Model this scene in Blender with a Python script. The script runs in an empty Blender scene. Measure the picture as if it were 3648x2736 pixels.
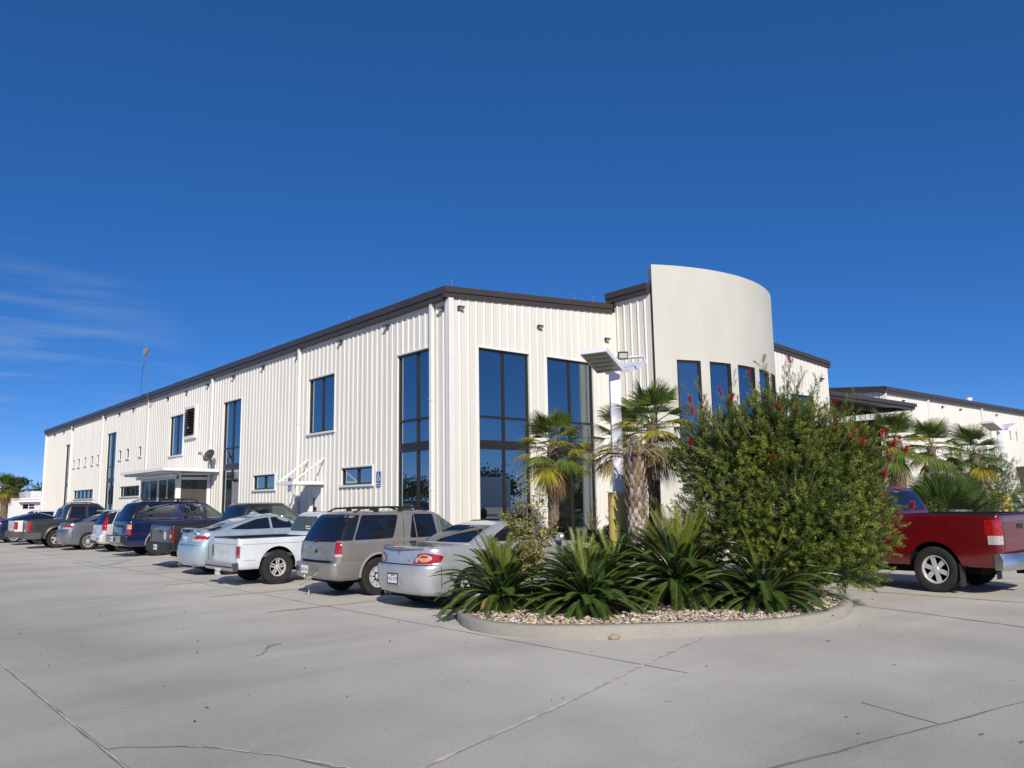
import bpy, bmesh, math, random
from math import sin, cos, pi, radians, sqrt, atan2
from mathutils import Vector, Matrix
from mathutils.bvhtree import BVHTree

SC = bpy.context.scene
COL = SC.collection

# ------------------------------------------------------------------ camera, sky, sun, exposure
def setup_camera():
    yaw, pitch, roll = radians(40.6135), radians(8.2717), radians(-0.9476)
    f = Vector((sin(yaw)*cos(pitch), cos(yaw)*cos(pitch), sin(pitch)))
    r = Vector((cos(yaw), -sin(yaw), 0)); u = r.cross(f)
    r2 = r*cos(roll) + u*sin(roll); u2 = -r*sin(roll) + u*cos(roll)
    m = Matrix((r2, u2, -f)).transposed().to_4x4()
    m.translation = Vector((-13.338, -18.2765, 1.78))
    cam = bpy.data.cameras.new('camera'); o = bpy.data.objects.new('camera', cam)
    COL.objects.link(o); o.matrix_world = m
    cam.sensor_width = 36; cam.lens = 28.259; cam.clip_start = 0.1; cam.clip_end = 4000
    SC.camera = o
setup_camera()

SUN = Vector((-0.42, -0.735, 0.535)).normalized()
SUN_STRENGTH, SKY_STRENGTH, EXPOSURE = 4.8, 0.116, 0.0
def setup_light():
    w = bpy.data.worlds.new('World'); SC.world = w; w.use_nodes = True
    nt = w.node_tree; N = nt.nodes; K = nt.links
    bg = N['Background']; bg.inputs[1].default_value = SKY_STRENGTH
    sky = N.new('ShaderNodeTexSky'); sky.sky_type = 'NISHITA'; sky.sun_disc = False
    sky.sun_elevation = math.asin(SUN.z); sky.sun_rotation = atan2(SUN.x, SUN.y)
    sky.air_density = 0.5; sky.dust_density = 1.6; sky.ozone_density = 5.0; sky.altitude = 3000
    hs = N.new('ShaderNodeHueSaturation'); hs.inputs['Saturation'].default_value = 1.46; hs.inputs['Hue'].default_value = 0.511; hs.inputs['Value'].default_value = 2.05
    # faint high cirrus streaks, low in the sky to the north
    tc = N.new('ShaderNodeTexCoord'); mp = N.new('ShaderNodeMapping'); K.new(tc.outputs['Generated'], mp.inputs[0])
    mp.inputs['Rotation'].default_value = (0, radians(-7), radians(-12)); mp.inputs['Scale'].default_value = (2.6, 3.5, 34)
    nz = N.new('ShaderNodeTexNoise'); nz.inputs['Scale'].default_value = 1.7; nz.inputs['Detail'].default_value = 7; nz.inputs['Roughness'].default_value = 0.55
    K.new(mp.outputs[0], nz.inputs['Vector'])
    rp = N.new('ShaderNodeValToRGB'); rp.color_ramp.elements[0].position = 0.47; rp.color_ramp.elements[1].position = 0.72
    K.new(nz.outputs[0], rp.inputs[0])
    dt = N.new('ShaderNodeVectorMath'); dt.operation = 'DOT_PRODUCT'; K.new(tc.outputs['Generated'], dt.inputs[0])
    dt.inputs[1].default_value = Vector((0.16, 0.98, 0.115)).normalized()
    mr = N.new('ShaderNodeMapRange'); mr.inputs[1].default_value = 0.983; mr.inputs[2].default_value = 0.999; K.new(dt.outputs['Value'], mr.inputs[0])
    mu = N.new('ShaderNodeMath'); mu.operation = 'MULTIPLY'; K.new(rp.outputs[0], mu.inputs[0]); K.new(mr.outputs[0], mu.inputs[1])
    m2 = N.new('ShaderNodeMath'); m2.operation = 'MULTIPLY'; m2.inputs[1].default_value = 0.30; K.new(mu.outputs[0], m2.inputs[0])
    mix = N.new('ShaderNodeMixRGB'); K.new(m2.outputs[0], mix.inputs[0]); K.new(hs.outputs[0], mix.inputs[1]); mix.inputs[2].default_value = (3.6, 4.4, 5.4, 1)
    gm = N.new('ShaderNodeGamma'); gm.inputs[1].default_value = 0.64; K.new(sky.outputs[0], gm.inputs[0]); K.new(gm.outputs[0], hs.inputs['Color']); K.new(mix.outputs[0], bg.inputs[0])
    sun = bpy.data.lights.new('sun', 'SUN'); sun.energy = SUN_STRENGTH; sun.angle = radians(0.53); sun.color = (1.0, 0.925, 0.80)
    o = bpy.data.objects.new('sun', sun); COL.objects.link(o); o.rotation_euler = SUN.to_track_quat('Z', 'Y').to_euler()
    SC.view_settings.view_transform = 'Standard'; SC.view_settings.look = 'None'
    SC.view_settings.exposure = EXPOSURE; SC.view_settings.gamma = 1.0; SC.view_settings.use_curve_mapping = False
setup_light()

# ------------------------------------------------------------------ materials
MATS = {}
def mat(name, col, rough=0.6, metal=0.0, spec=0.5, coat=0.0, var=0.0, vscale=3.0, bump=0.0, bscale=40.0, emit=None, trans=0.0, stretch=None):
    if name in MATS: return MATS[name]
    m = bpy.data.materials.new(name); m.use_nodes = True; nt = m.node_tree; N = nt.nodes; K = nt.links
    b = N['Principled BSDF']
    b.inputs['Base Color'].default_value = (*col, 1); b.inputs['Roughness'].default_value = rough
    b.inputs['Metallic'].default_value = metal; b.inputs['Specular IOR Level'].default_value = spec
    b.inputs['Coat Weight'].default_value = coat; b.inputs['Coat Roughness'].default_value = 0.03
    tc = None
    if var or bump:
        tc = N.new('ShaderNodeTexCoord'); src = tc.outputs['Object']
        if stretch:
            mp = N.new('ShaderNodeMapping'); mp.inputs['Scale'].default_value = stretch; K.new(src, mp.inputs[0]); src = mp.outputs[0]
    if var:
        nz = N.new('ShaderNodeTexNoise'); nz.inputs['Scale'].default_value = vscale; nz.inputs['Detail'].default_value = 6; K.new(src, nz.inputs['Vector'])
        rp = N.new('ShaderNodeValToRGB'); e = rp.color_ramp.elements; e[0].position = 0.3; e[1].position = 0.7
        e[0].color = (*[c*(1-var) for c in col], 1); e[1].color = (*[min(1, c*(1+var)) for c in col], 1)
        K.new(nz.outputs[0], rp.inputs[0]); K.new(rp.outputs[0], b.inputs['Base Color'])
    if bump:
        n2 = N.new('ShaderNodeTexNoise'); n2.inputs['Scale'].default_value = bscale; n2.inputs['Detail'].default_value = 4; K.new(src, n2.inputs['Vector'])
        bp = N.new('ShaderNodeBump'); bp.inputs['Strength'].default_value = bump; bp.inputs['Distance'].default_value = 0.02
        K.new(n2.outputs[0], bp.inputs['Height']); K.new(bp.outputs[0], b.inputs['Normal'])
    MATS[name] = m; return m

def leaf_mat(name, col, rough=0.4, trans=0.25, var=0.35, spec=0.4):
    """foliage: reflecting and letting some light through, colour varying from clump to clump"""
    if name in MATS: return MATS[name]
    m = bpy.data.materials.new(name); m.use_nodes = True; nt = m.node_tree; N = nt.nodes; K = nt.links
    b = N['Principled BSDF']; b.inputs['Roughness'].default_value = rough; b.inputs['Specular IOR Level'].default_value = spec
    geo = N.new('ShaderNodeNewGeometry'); tc = N.new('ShaderNodeTexCoord')
    nz = N.new('ShaderNodeTexNoise'); nz.inputs['Scale'].default_value = 2.2; nz.inputs['Detail'].default_value = 2; K.new(tc.outputs['Object'], nz.inputs['Vector'])
    ad = N.new('ShaderNodeMath'); ad.operation = 'ADD'; K.new(nz.outputs[0], ad.inputs[0]); K.new(geo.outputs['Random Per Island'], ad.inputs[1])
    mr = N.new('ShaderNodeMath'); mr.operation = 'MULTIPLY'; mr.inputs[1].default_value = 0.5; K.new(ad.outputs[0], mr.inputs[0])
    rp = N.new('ShaderNodeValToRGB'); e = rp.color_ramp.elements; e[0].position = 0.25; e[1].position = 0.8
    e[0].color = (*[c*(1-var) for c in col], 1); e[1].color = (col[0]*(1+var*1.5), col[1]*(1+var), col[2]*(1+var*.4), 1)
    K.new(mr.outputs[0], rp.inputs[0]); K.new(rp.outputs[0], b.inputs['Base Color'])
    tr = N.new('ShaderNodeBsdfTranslucent'); K.new(rp.outputs[0], tr.inputs[0])
    mx = N.new('ShaderNodeMixShader'); mx.inputs[0].default_value = trans
    K.new(b.outputs[0], mx.inputs[1]); K.new(tr.outputs[0], mx.inputs[2]); K.new(mx.outputs[0], N['Material Output'].inputs[0])
    MATS[name] = m; return m

def glass_mat(name, tint, dark, refl, rough=0.01, wave=0.0, ior=1.5):
    if name in MATS: return MATS[name]
    m = bpy.data.materials.new(name); m.use_nodes = True; nt = m.node_tree; N = nt.nodes; K = nt.links
    N.remove(N['Principled BSDF'])
    g = N.new('ShaderNodeBsdfGlossy'); g.inputs[0].default_value = (*tint, 1); g.inputs['Roughness'].default_value = rough
    d = N.new('ShaderNodeBsdfDiffuse'); d.inputs[0].default_value = (*dark, 1)
    fr = N.new('ShaderNodeFresnel'); fr.inputs[0].default_value = ior
    mr = N.new('ShaderNodeMapRange'); mr.inputs[1].default_value = ((ior-1)/(ior+1))**2; mr.inputs[2].default_value = 1; mr.inputs[3].default_value = refl; mr.inputs[4].default_value = 1
    K.new(fr.outputs[0], mr.inputs[0]); mx = N.new('ShaderNodeMixShader'); K.new(mr.outputs[0], mx.inputs[0])
    K.new(d.outputs[0], mx.inputs[1]); K.new(g.outputs[0], mx.inputs[2]); K.new(mx.outputs[0], N['Material Output'].inputs[0])
    if wave:
        tc = N.new('ShaderNodeTexCoord'); nz = N.new('ShaderNodeTexNoise'); nz.inputs['Scale'].default_value = 0.9; nz.inputs['Detail'].default_value = 1
        K.new(tc.outputs['Object'], nz.inputs['Vector']); bp = N.new('ShaderNodeBump'); bp.inputs['Strength'].default_value = wave; bp.inputs['Distance'].default_value = 0.05
        K.new(nz.outputs[0], bp.inputs['Height']); K.new(bp.outputs[0], g.inputs['Normal'])
    MATS[name] = m; return m

def concrete_mat(name, lo, hi, stains=True):
    m = bpy.data.materials.new(name); m.use_nodes = True; nt = m.node_tree; N = nt.nodes; K = nt.links
    b = N['Principled BSDF']; b.inputs['Roughness'].default_value = 0.85; b.inputs['Specular IOR Level'].default_value = 0.25
    tc = N.new('ShaderNodeTexCoord'); P = tc.outputs['Object']
    def noise(scale, detail=5, rough=.55, sc=None, rot=0):
        v = P
        if sc:
            mp = N.new('ShaderNodeMapping'); mp.inputs['Scale'].default_value = sc; mp.inputs['Rotation'].default_value = (0, 0, rot); K.new(P, mp.inputs[0]); v = mp.outputs[0]
        n = N.new('ShaderNodeTexNoise'); n.inputs['Scale'].default_value = scale; n.inputs['Detail'].default_value = detail; n.inputs['Roughness'].default_value = rough
        K.new(v, n.inputs['Vector']); return n.outputs[0]
    def ramp(v, a, c0, bb, c1):
        r = N.new('ShaderNodeValToRGB'); e = r.color_ramp.elements; e[0].position = a; e[1].position = bb; e[0].color = (*c0, 1); e[1].color = (*c1, 1); K.new(v, r.inputs[0]); return r.outputs[0]
    def mul(a, b2, f=1.0):
        x = N.new('ShaderNodeMixRGB'); x.blend_type = 'MULTIPLY'; x.inputs[0].default_value = f; K.new(a, x.inputs[1]); K.new(b2, x.inputs[2]); return x.outputs[0]
    c = ramp(noise(0.45, 8, .6), .34, lo, .66, hi)
    c = mul(c, ramp(noise(38, 4), .3, (.86, .86, .86), .7, (1.06, 1.06, 1.06)))
    c = mul(c, ramp(noise(210, 2), .36, (.62, .62, .62), .46, (1, 1, 1)), .55)
    if stains:
        c = mul(c, ramp(noise(.5, 6, .62, (.34, 1.5, 1), radians(0)), .36, (.80, .80, .81), .54, (1, 1, 1)), .6)   # tyre-darkened lanes
        c = mul(c, ramp(noise(.33, 5, .55, (1.4, .45, 1), radians(35)), .33, (.86, .86, .87), .52, (1, 1, 1)), .6)
        c = mul(c, ramp(noise(2.3, 3, .6), .70, (1, 1, 1), .78, (.66, .65, .64)), .55)
        c = mul(c, ramp(noise(6.5, 2, .5), .735, (1, 1, 1), .78, (.42, .40, .38)), .7)
    if stains:   # traffic lanes: rubber-darkened strips along the two driving aisles
        sp = N.new('ShaderNodeSeparateXYZ'); K.new(P, sp.inputs[0]); wob = noise(.22, 5, .6)
        def lane(axis, a, b2):
            ad = N.new('ShaderNodeMath'); ad.operation = 'MULTIPLY_ADD'; K.new(wob, ad.inputs[0]); ad.inputs[1].default_value = 5.0; K.new(sp.outputs[axis], ad.inputs[2])
            r = N.new('ShaderNodeMapRange'); r.inputs[1].default_value = a; r.inputs[2].default_value = b2; r.inputs[3].default_value = .77; r.inputs[4].default_value = 1.0; K.new(ad.outputs[0], r.inputs[0])
            cc = N.new('ShaderNodeCombineXYZ'); [K.new(r.outputs[0], i) for i in cc.inputs]; return cc.outputs[0]
        c = mul(c, lane(0, -8.2, -4.6)); c = mul(c, lane(1, -13.2, -10.4))
    K.new(c, b.inputs['Base Color'])
    bp = N.new('ShaderNodeBump'); bp.inputs['Strength'].default_value = .35; bp.inputs['Distance'].default_value = .01
    K.new(noise(120, 3), bp.inputs['Height']); K.new(bp.outputs[0], b.inputs['Normal'])
    return m

CLAD = mat('cladding_paint', (.685, .665, .615), .38, spec=.5, var=.05, vscale=1.6, stretch=(1, 1, .12))
TRIMW = mat('white_trim', (.74, .735, .71), .4, var=.03)
STUCCO = mat('stucco', (.545, .533, .485), .85, var=.05, vscale=1.3, bump=.12, bscale=90, stretch=(1, 1, .35))
BRONZE = mat('bronze_metal', (.055, .043, .036), .42, spec=.5, var=.08, vscale=2)
FRAME = mat('dark_bronze_frame', (.022, .018, .017), .38)
WGLASS = glass_mat('reflective_window_glass', (.62, .74, .80), (.006, .008, .01), .50, wave=.012)
PGLASS = glass_mat('porch_glass', (.75, .78, .8), (.085, .078, .072), .04, ior=1.16)
WHITE = mat('white_paint', (.80, .80, .80), .4)
POLEW = mat('pale_lavender_steel', (.70, .70, .78), .45, var=.05)
BLACKP = mat('black_plastic', (.018, .018, .019), .5)
RUBBER = mat('tyre_rubber', (.028, .027, .026), .85, spec=.2, var=.25, vscale=9)
DARK = mat('dark_underbody', (.012, .012, .012), .9, spec=.1)
CGLASS = glass_mat('car_glass', (.80, .86, .95), (.008, .010, .014), .10, ior=1.42)
CGLASSC = glass_mat('clear_car_glass', (.85, .90, .92), (.075, .095, .09), .05, ior=1.25)
CHROME = mat('chrome', (.68, .67, .66), .20, .95)
ALLOY = mat('alloy', (.62, .62, .63), .34, .35)
REDL = mat('red_lamp', (.34, .007, .009), .12, coat=1.0, var=.3, vscale=14)
CLEARL = mat('clear_lamp', (.46, .43, .41), .12, coat=1.0)
AMBERL = mat('amber_lamp', (.80, .26, .02), .15, coat=1.0)
GALV = mat('galvanised_steel', (.42, .42, .42), .45, .7)
YELLOW = mat('yellow_paint', (.62, .46, .12), .6, var=.14, vscale=7)

# ------------------------------------------------------------------ mesh builder and tagging
class MB:
    def __init__(s): s.v = []; s.f = []; s.m = []; s.mi = 0
    def vert(s, p): s.v.append(tuple(p)); return len(s.v)-1
    def face(s, ids, mi=None): s.f.append(tuple(ids)); s.m.append(s.mi if mi is None else mi)
    def poly(s, pts, mi=None): s.face([s.vert(p) for p in pts], mi)
    def box(s, a, b, mi=None, M=None):
        x0, y0, z0 = a; x1, y1, z1 = b
        c = [Vector(p) for p in ((x0,y0,z0),(x1,y0,z0),(x1,y1,z0),(x0,y1,z0),(x0,y0,z1),(x1,y0,z1),(x1,y1,z1),(x0,y1,z1))]
        if M: c = [M @ p for p in c]
        i = [s.vert(p) for p in c]
        for q in ((0,3,2,1),(4,5,6,7),(0,1,5,4),(1,2,6,5),(2,3,7,6),(3,0,4,7)): s.face([i[k] for k in q], mi)
    def tube(s, pts, r, n=8, mi=None, caps=True):
        pts = [Vector(p) for p in pts]; R = r if isinstance(r, (list, tuple)) else [r]*len(pts); rings = []
        for k, p in enumerate(pts):
            t = (pts[min(k+1, len(pts)-1)] - pts[max(k-1, 0)]).normalized()
            a = Vector((0, 0, 1)) if abs(t.z) < .9 else Vector((1, 0, 0))
            u = t.cross(a).normalized(); w = t.cross(u)
            rings.append([s.vert(p + (u*cos(2*pi*j/n) + w*sin(2*pi*j/n))*R[k]) for j in range(n)])
        for a, b in zip(rings, rings[1:]):
            for j in range(n): s.face((a[j], a[(j+1) % n], b[(j+1) % n], b[j]), mi)
        if caps: s.face(rings[0][::-1], mi); s.face(rings[-1], mi)
    def lathe(s, prof, n=24, axis='z', mi=None, O=(0, 0, 0), close=False, caps=True):
        """prof: (radius, height) pairs"""
        O = Vector(O); rings = []
        for r, h in prof:
            ring = []
            for j in range(n):
                a = 2*pi*j/n
                p = (r*cos(a), r*sin(a), h) if axis == 'z' else ((r*cos(a), h, r*sin(a)) if axis == 'y' else (h, r*cos(a), r*sin(a)))
                ring.append(s.vert(O + Vector(p)))
            rings.append(ring)
        if close: rings.append(rings[0])
        for a, b in zip(rings, rings[1:]):
            for j in range(n): s.face((a[j], a[(j+1) % n], b[(j+1) % n], b[j]), mi)
        if not close and caps:
            if prof[0][0] > 1e-6: s.face(rings[0][::-1], mi)
            if prof[-1][0] > 1e-6: s.face(rings[-1], mi)
    def build(s, name, mats, parent=None, smooth=False, angle=38, recalc=True, loc=None):
        me = bpy.data.meshes.new(name); me.from_pydata(s.v, [], s.f)
        for m in (mats if isinstance(mats, (list, tuple)) else [mats]): me.materials.append(m)
        if any(s.m): me.polygons.foreach_set('material_index', s.m)
        me.update()
        if recalc or smooth:
            bm = bmesh.new(); bm.from_mesh(me)
            if recalc: bmesh.ops.recalc_face_normals(bm, faces=bm.faces)
            if smooth: smooth_bm(bm, angle)
            bm.to_mesh(me); bm.free()
        return link(name, me, parent, loc)
def smooth_bm(bm, angle=38):
    ca = radians(angle)
    for f in bm.faces: f.smooth = True
    for e in bm.edges:
        e.smooth = not (len(e.link_faces) == 2 and e.link_faces[0].normal.angle(e.link_faces[1].normal, 0) > ca)
def link(name, me, parent=None, loc=None):
    o = bpy.data.objects.new(name, me); COL.objects.link(o)
    if parent: o.parent = parent
    if loc: o.location = loc
    return o
def tag(o, label, cat, group=None, kind=None):
    if label: o['label'] = label
    if cat: o['category'] = cat
    if group: o['group'] = group
    if kind: o['kind'] = kind
    return o
def thing(name, label, cat, loc=(0, 0, 0), rz=0, group=None):
    o = bpy.data.objects.new(name, None); COL.objects.link(o); o.location = loc; o.rotation_euler = (0, 0, rz); o.empty_display_size = .2
    return tag(o, label, cat, group)
def structure(o): o['kind'] = 'structure'; return o
def copy_tree(o, parent=None):
    c = o.copy(); COL.objects.link(c)
    if parent: c.parent = parent
    for ch in list(o.children): copy_tree(ch, c)
    return c
def text_mesh(name, body, size, M, m, parent=None, extrude=.001):
    cu = bpy.data.curves.new(name, 'FONT'); cu.body = body; cu.size = size; cu.align_x = 'CENTER'; cu.align_y = 'CENTER'; cu.extrude = extrude
    t = bpy.data.objects.new(name, cu); COL.objects.link(t)
    bpy.context.view_layer.update()
    me = bpy.data.meshes.new_from_object(t.evaluated_get(bpy.context.evaluated_depsgraph_get()))
    bpy.data.objects.remove(t); bpy.data.curves.remove(cu)
    me.transform(M); me.materials.clear(); me.materials.append(m)
    return link(name, me, parent)

# ------------------------------------------------------------------ ground, joints, markings
def ground():
    b = MB(); b.poly([(-1500, -1500, 0), (1500, -1500, 0), (1500, 1500, 0), (-1500, 1500, 0)])
    structure(b.build('ground', concrete_mat('lot_concrete', (.53, .502, .445), (.61, .58, .52)), recalc=False))
def strip(b, pts, w, z, seed=0, rough=0.0, mi=None, step=.25):
    rnd = random.Random(seed); P = []
    for a, c in zip(pts, pts[1:]):
        n = max(1, int(math.dist(a, c)/step))
        for k in range(n): P.append(Vector((a[0]+(c[0]-a[0])*k/n, a[1]+(c[1]-a[1])*k/n, 0)))
    P.append(Vector((*pts[-1], 0)))
    pr = None
    for k, p in enumerate(P):
        t = (P[min(k+1, len(P)-1)] - P[max(k-1, 0)]).normalized(); n = Vector((-t.y, t.x, 0))
        o = rnd.uniform(-1, 1)*rough; hw = w*.5*(1 + rnd.uniform(-.5, .5)*(1 if rough else 0))
        q = (b.vert((p + n*(o+hw)) + Vector((0, 0, z))), b.vert((p + n*(o-hw)) + Vector((0, 0, z))))
        if pr: b.face((pr[0], pr[1], q[1], q[0]), mi)
        pr = q
def markings():
    jd = mat('joint_dirt', (.19, .178, .16), .95, var=.4, vscale=4); jl = mat('joint_sealant', (.50, .48, .44), .8, var=.35, vscale=5)
    b = MB()
    strip(b, [(-11.58, 40), (-11.58, -25)], .028, .004, 1, .006, 0)
    strip(b, [(-11.58, 40), (-11.58, -25)], .011, .008, 2, .008, 1)
    strip(b, [(-6.42, 60), (-6.41, -12.9)], .014, .004, 3, .002, 0)
    strip(b, [(-.27, -11.57), (-.51, -12.61), (-1.05, -14.5)], .032, .004, 4, .012, 0)
    strip(b, [(-8.5, -15.08), (-7.26, -15.3), (-6.39, -15.44), (-4, -15.85)], .022, .004, 5, .012, 0)
    strip(b, [(-6.33, -14.68), (-6.54, -15.4)], .010, .004, 6, .006, 0)
    strip(b, [(-11.56, -11.5), (-11.45, -11.55), (-11.23, -11.73), (-11.04, -11.9), (-10.83, -12.26), (-10.64, -12.62), (-10.57, -12.94), (-10.45, -13.2)], .020, .004, 7, .012, 0, .08)
    strip(b, [(-11.1, -11.88), (-11.04, -11.9), (-10.83, -12.26), (-10.64, -12.62), (-10.45, -13.2)], .018, .007, 8, .02, 1, .07)
    strip(b, [(-12, -14.1), (-10.08, -13.49), (-9.02, -13.165), (-7.87, -12.81), (-6.52, -12.34), (-4.31, -11.63)], .016, .004, 9, .005, 0)
    strip(b, [(-12, -14.1), (-10.08, -13.49), (-9.02, -13.165), (-7.87, -12.81), (-6.52, -12.34), (-4.31, -11.63)], .042, .007, 10, .008, 1, .1)
    strip(b, [(-15, 2.6), (-6.42, 2.9)], .010, .004, 11, .002, 0)
    structure(b.build('paving_joint', [jd, jl], recalc=False))
    y = mat('faded_yellow_paint', (.47, .36, .17), .8, var=.3, vscale=9); bl = mat('faded_blue_paint', (.30, .42, .52), .8, var=.25, vscale=9)
    b = MB()
    for yy, x0 in ((-5.06, -7.47), (-2.0, -7.3), (1.22, -7.2), (17.2, -6.6), (20.6, -6.6), (24, -6.6)): strip(b, [(x0, yy), (-.5, yy)], .075, .005, int(yy*7), .003)
    strip(b, [(1.73, -7.5), (1.73, -13.6)], .08, .005, 77, .003)
    strip(b, [(4.9, -7.5), (4.9, -13.6)], .08, .005, 78, .003)
    tag(b.build('yellow_stall_line', y, recalc=False), None, None); structure(bpy.data.objects['yellow_stall_line'])
    b = MB()
    strip(b, [(-6.82, 8.05), (-6.82, 11.7)], .10, .005, 31, .003); strip(b, [(-6.82, 8.1), (-.6, 8.1)], .09, .005, 32, .003); strip(b, [(-6.82, 11.6), (-.6, 11.6)], .09, .005, 33, .003)
    strip(b, [(-6.7, 8.9), (-5.2, 11.2)], .09, .009, 34, .003); strip(b, [(-5.2, 8.3), (-3.7, 10.6)], .09, .009, 35, .003)
    strip(b, [(-6.8, 4.9), (-.6, 4.9)], .09, .005, 36, .003)
    for cx, cy in ((-5.3, 6.35), (-5.0, 13.6)):   # painted wheelchair symbol: wheel, body, leg
        pts = [(cx + .42*cos(a), cy + .42*sin(a)) for a in [radians(d) for d in range(-40, 215, 15)]]
        strip(b, pts, .10, .005, 40, 0, step=.1); strip(b, [(cx-.15, cy+.05), (cx+.5, cy+.05), (cx+.62, cy-.35)], .10, .009, 41, 0); strip(b, [(cx+.25, cy+.3), (cx+.25, cy-.25)], .10, .013, 42, 0)
    structure(b.build('blue_accessible_marking', bl, recalc=False))
    # leaves, specks and gum on the slab
    rnd = random.Random(5); b = MB()
    for k in range(170):
        x, yy = rnd.uniform(-11.5, 1.5), rnd.uniform(-16.5, -3)
        if yy > -8 and x > -6.5: continue
        if -6.4 < x < 0 and yy > -12.4: continue
        r = rnd.uniform(.005, .015); a = rnd.uniform(0, pi); l = rnd.uniform(1, 2.6)
        b.poly([(x + r*l*cos(a)*sx - r*sin(a)*sy, yy + r*l*sin(a)*sx + r*cos(a)*sy, .006 + rnd.uniform(0, .012)) for sx, sy in ((-1, -.5), (0, -1), (1, .2), (.2, .9))], rnd.choice((0, 0, 1, 1, 2)))
    tag(b.build('leaf_litter', [mat('dead_leaf', (.09, .06, .04), .9), mat('dark_speck', (.05, .045, .04), .9), mat('pale_speck', (.55, .5, .44), .9)], recalc=False), 'scattered dead leaf scraps and specks on the concrete', 'litter', kind='stuff')
    # tyre scuff
    b = MB(); strip(b, [(-9.25, -8.72), (-9.12, -8.66), (-8.98, -8.45), (-8.86, -8.2), (-8.78, -8.08)], .022, .004, 51, .008, step=.06)
    strip(b, [(-8.95, -8.36), (-8.74, -8.15), (-8.62, -8.1)], .03, .006, 52, .008, step=.06)
    structure(b.build('tyre_scuff_marking', mat('scuff', (.26, .25, .235), .9), recalc=False))
def oil_stains():
    rnd = random.Random(9); b = MB()
    for x, y in ((-2.3, -3.5), (-2.2, -6.4), (-2.6, .2), (-4.6, -1.1), (3.2, -9.2)):
        for k in range(rnd.randint(3, 7)):
            cx, cy, R = x + rnd.gauss(0, .22), y + rnd.gauss(0, .22), rnd.uniform(.02, .10)
            b.poly([(cx + R*rnd.uniform(.7, 1.15)*cos(2*pi*i/12), cy + R*rnd.uniform(.7, 1.15)*sin(2*pi*i/12), .004 + k*.0006) for i in range(12)])
    structure(b.build('oil_stain_marking', mat('oil_stain', (.17, .16, .145), .6, var=.3, vscale=12), recalc=False))
ground(); markings(); oil_stains()
# ------------------------------------------------------------------ buildings
def plane_map(o, U, N):
    o, U, N = Vector(o), Vector(U), Vector(N)
    return lambda u, z, n=0.0: o + U*u + N*n + Vector((0, 0, z))
def lbox(b, P, u0, u1, z0, z1, n0, n1, mi=None):
    c = [P(u, z, n) for z in (z0, z1) for u, n in ((u0, n0), (u1, n0), (u1, n1), (u0, n1))]
    i = [b.vert(p) for p in c]
    for q in ((0,3,2,1),(4,5,6,7),(0,1,5,4),(1,2,6,5),(2,3,7,6),(3,0,4,7)): b.face([i[k] for k in q], mi)
def ribbed(P, length, ztop, holes, rib0=0.0, z0=0.0, u_start=0.0, rh=.032):
    """R-panel cladding: a 32 mm rib every 305 mm, two small stiffening ribs between; holes are (u0, u1, z0, z1)"""
    us, hs = [], []
    k0 = int((u_start - rib0)/.3048) - 1
    for k in range(k0, int((length - rib0)/.3048) + 2):
        c = rib0 + k*.3048
        for du, h in ((-.046, 0), (-.016, rh), (.016, rh), (.046, 0), (.090, 0), (.1016, .005), (.113, 0), (.192, 0), (.2032, .005), (.2146, 0)):
            us.append(c + du); hs.append(h)
    def prof(u):
        lo, hi = 0, len(us)-1
        while hi - lo > 1:
            m = (lo + hi)//2
            if us[m] <= u: lo = m
            else: hi = m
        t = (u - us[lo])/(us[hi]-us[lo]); return hs[lo] + (hs[hi]-hs[lo])*t
    U = sorted({round(u, 5) for u in us if u_start < u < length} | {u_start, length} | {h[k] for h in holes for k in (0, 1)})
    Z = sorted({z0, 99.0} | {h[k] for h in holes for k in (2, 3)})
    b = MB(); cols = []
    for u in U:
        n = prof(u); cols.append([b.vert(P(u, (ztop(u) if z == 99.0 else z), n)) for z in Z])
    for i in range(len(U)-1):
        um = (U[i]+U[i+1])/2
        for j in range(len(Z)-1):
            zm = (Z[j] + (Z[j+1] if Z[j+1] < 99 else Z[j]+.02))/2
            if any(h[0] < um < h[1] and h[2] < zm < h[3] for h in holes): continue
            b.face((cols[i][j], cols[i+1][j], cols[i+1][j+1], cols[i][j+1]))
    return b
WR = random.Random(11)
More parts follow.
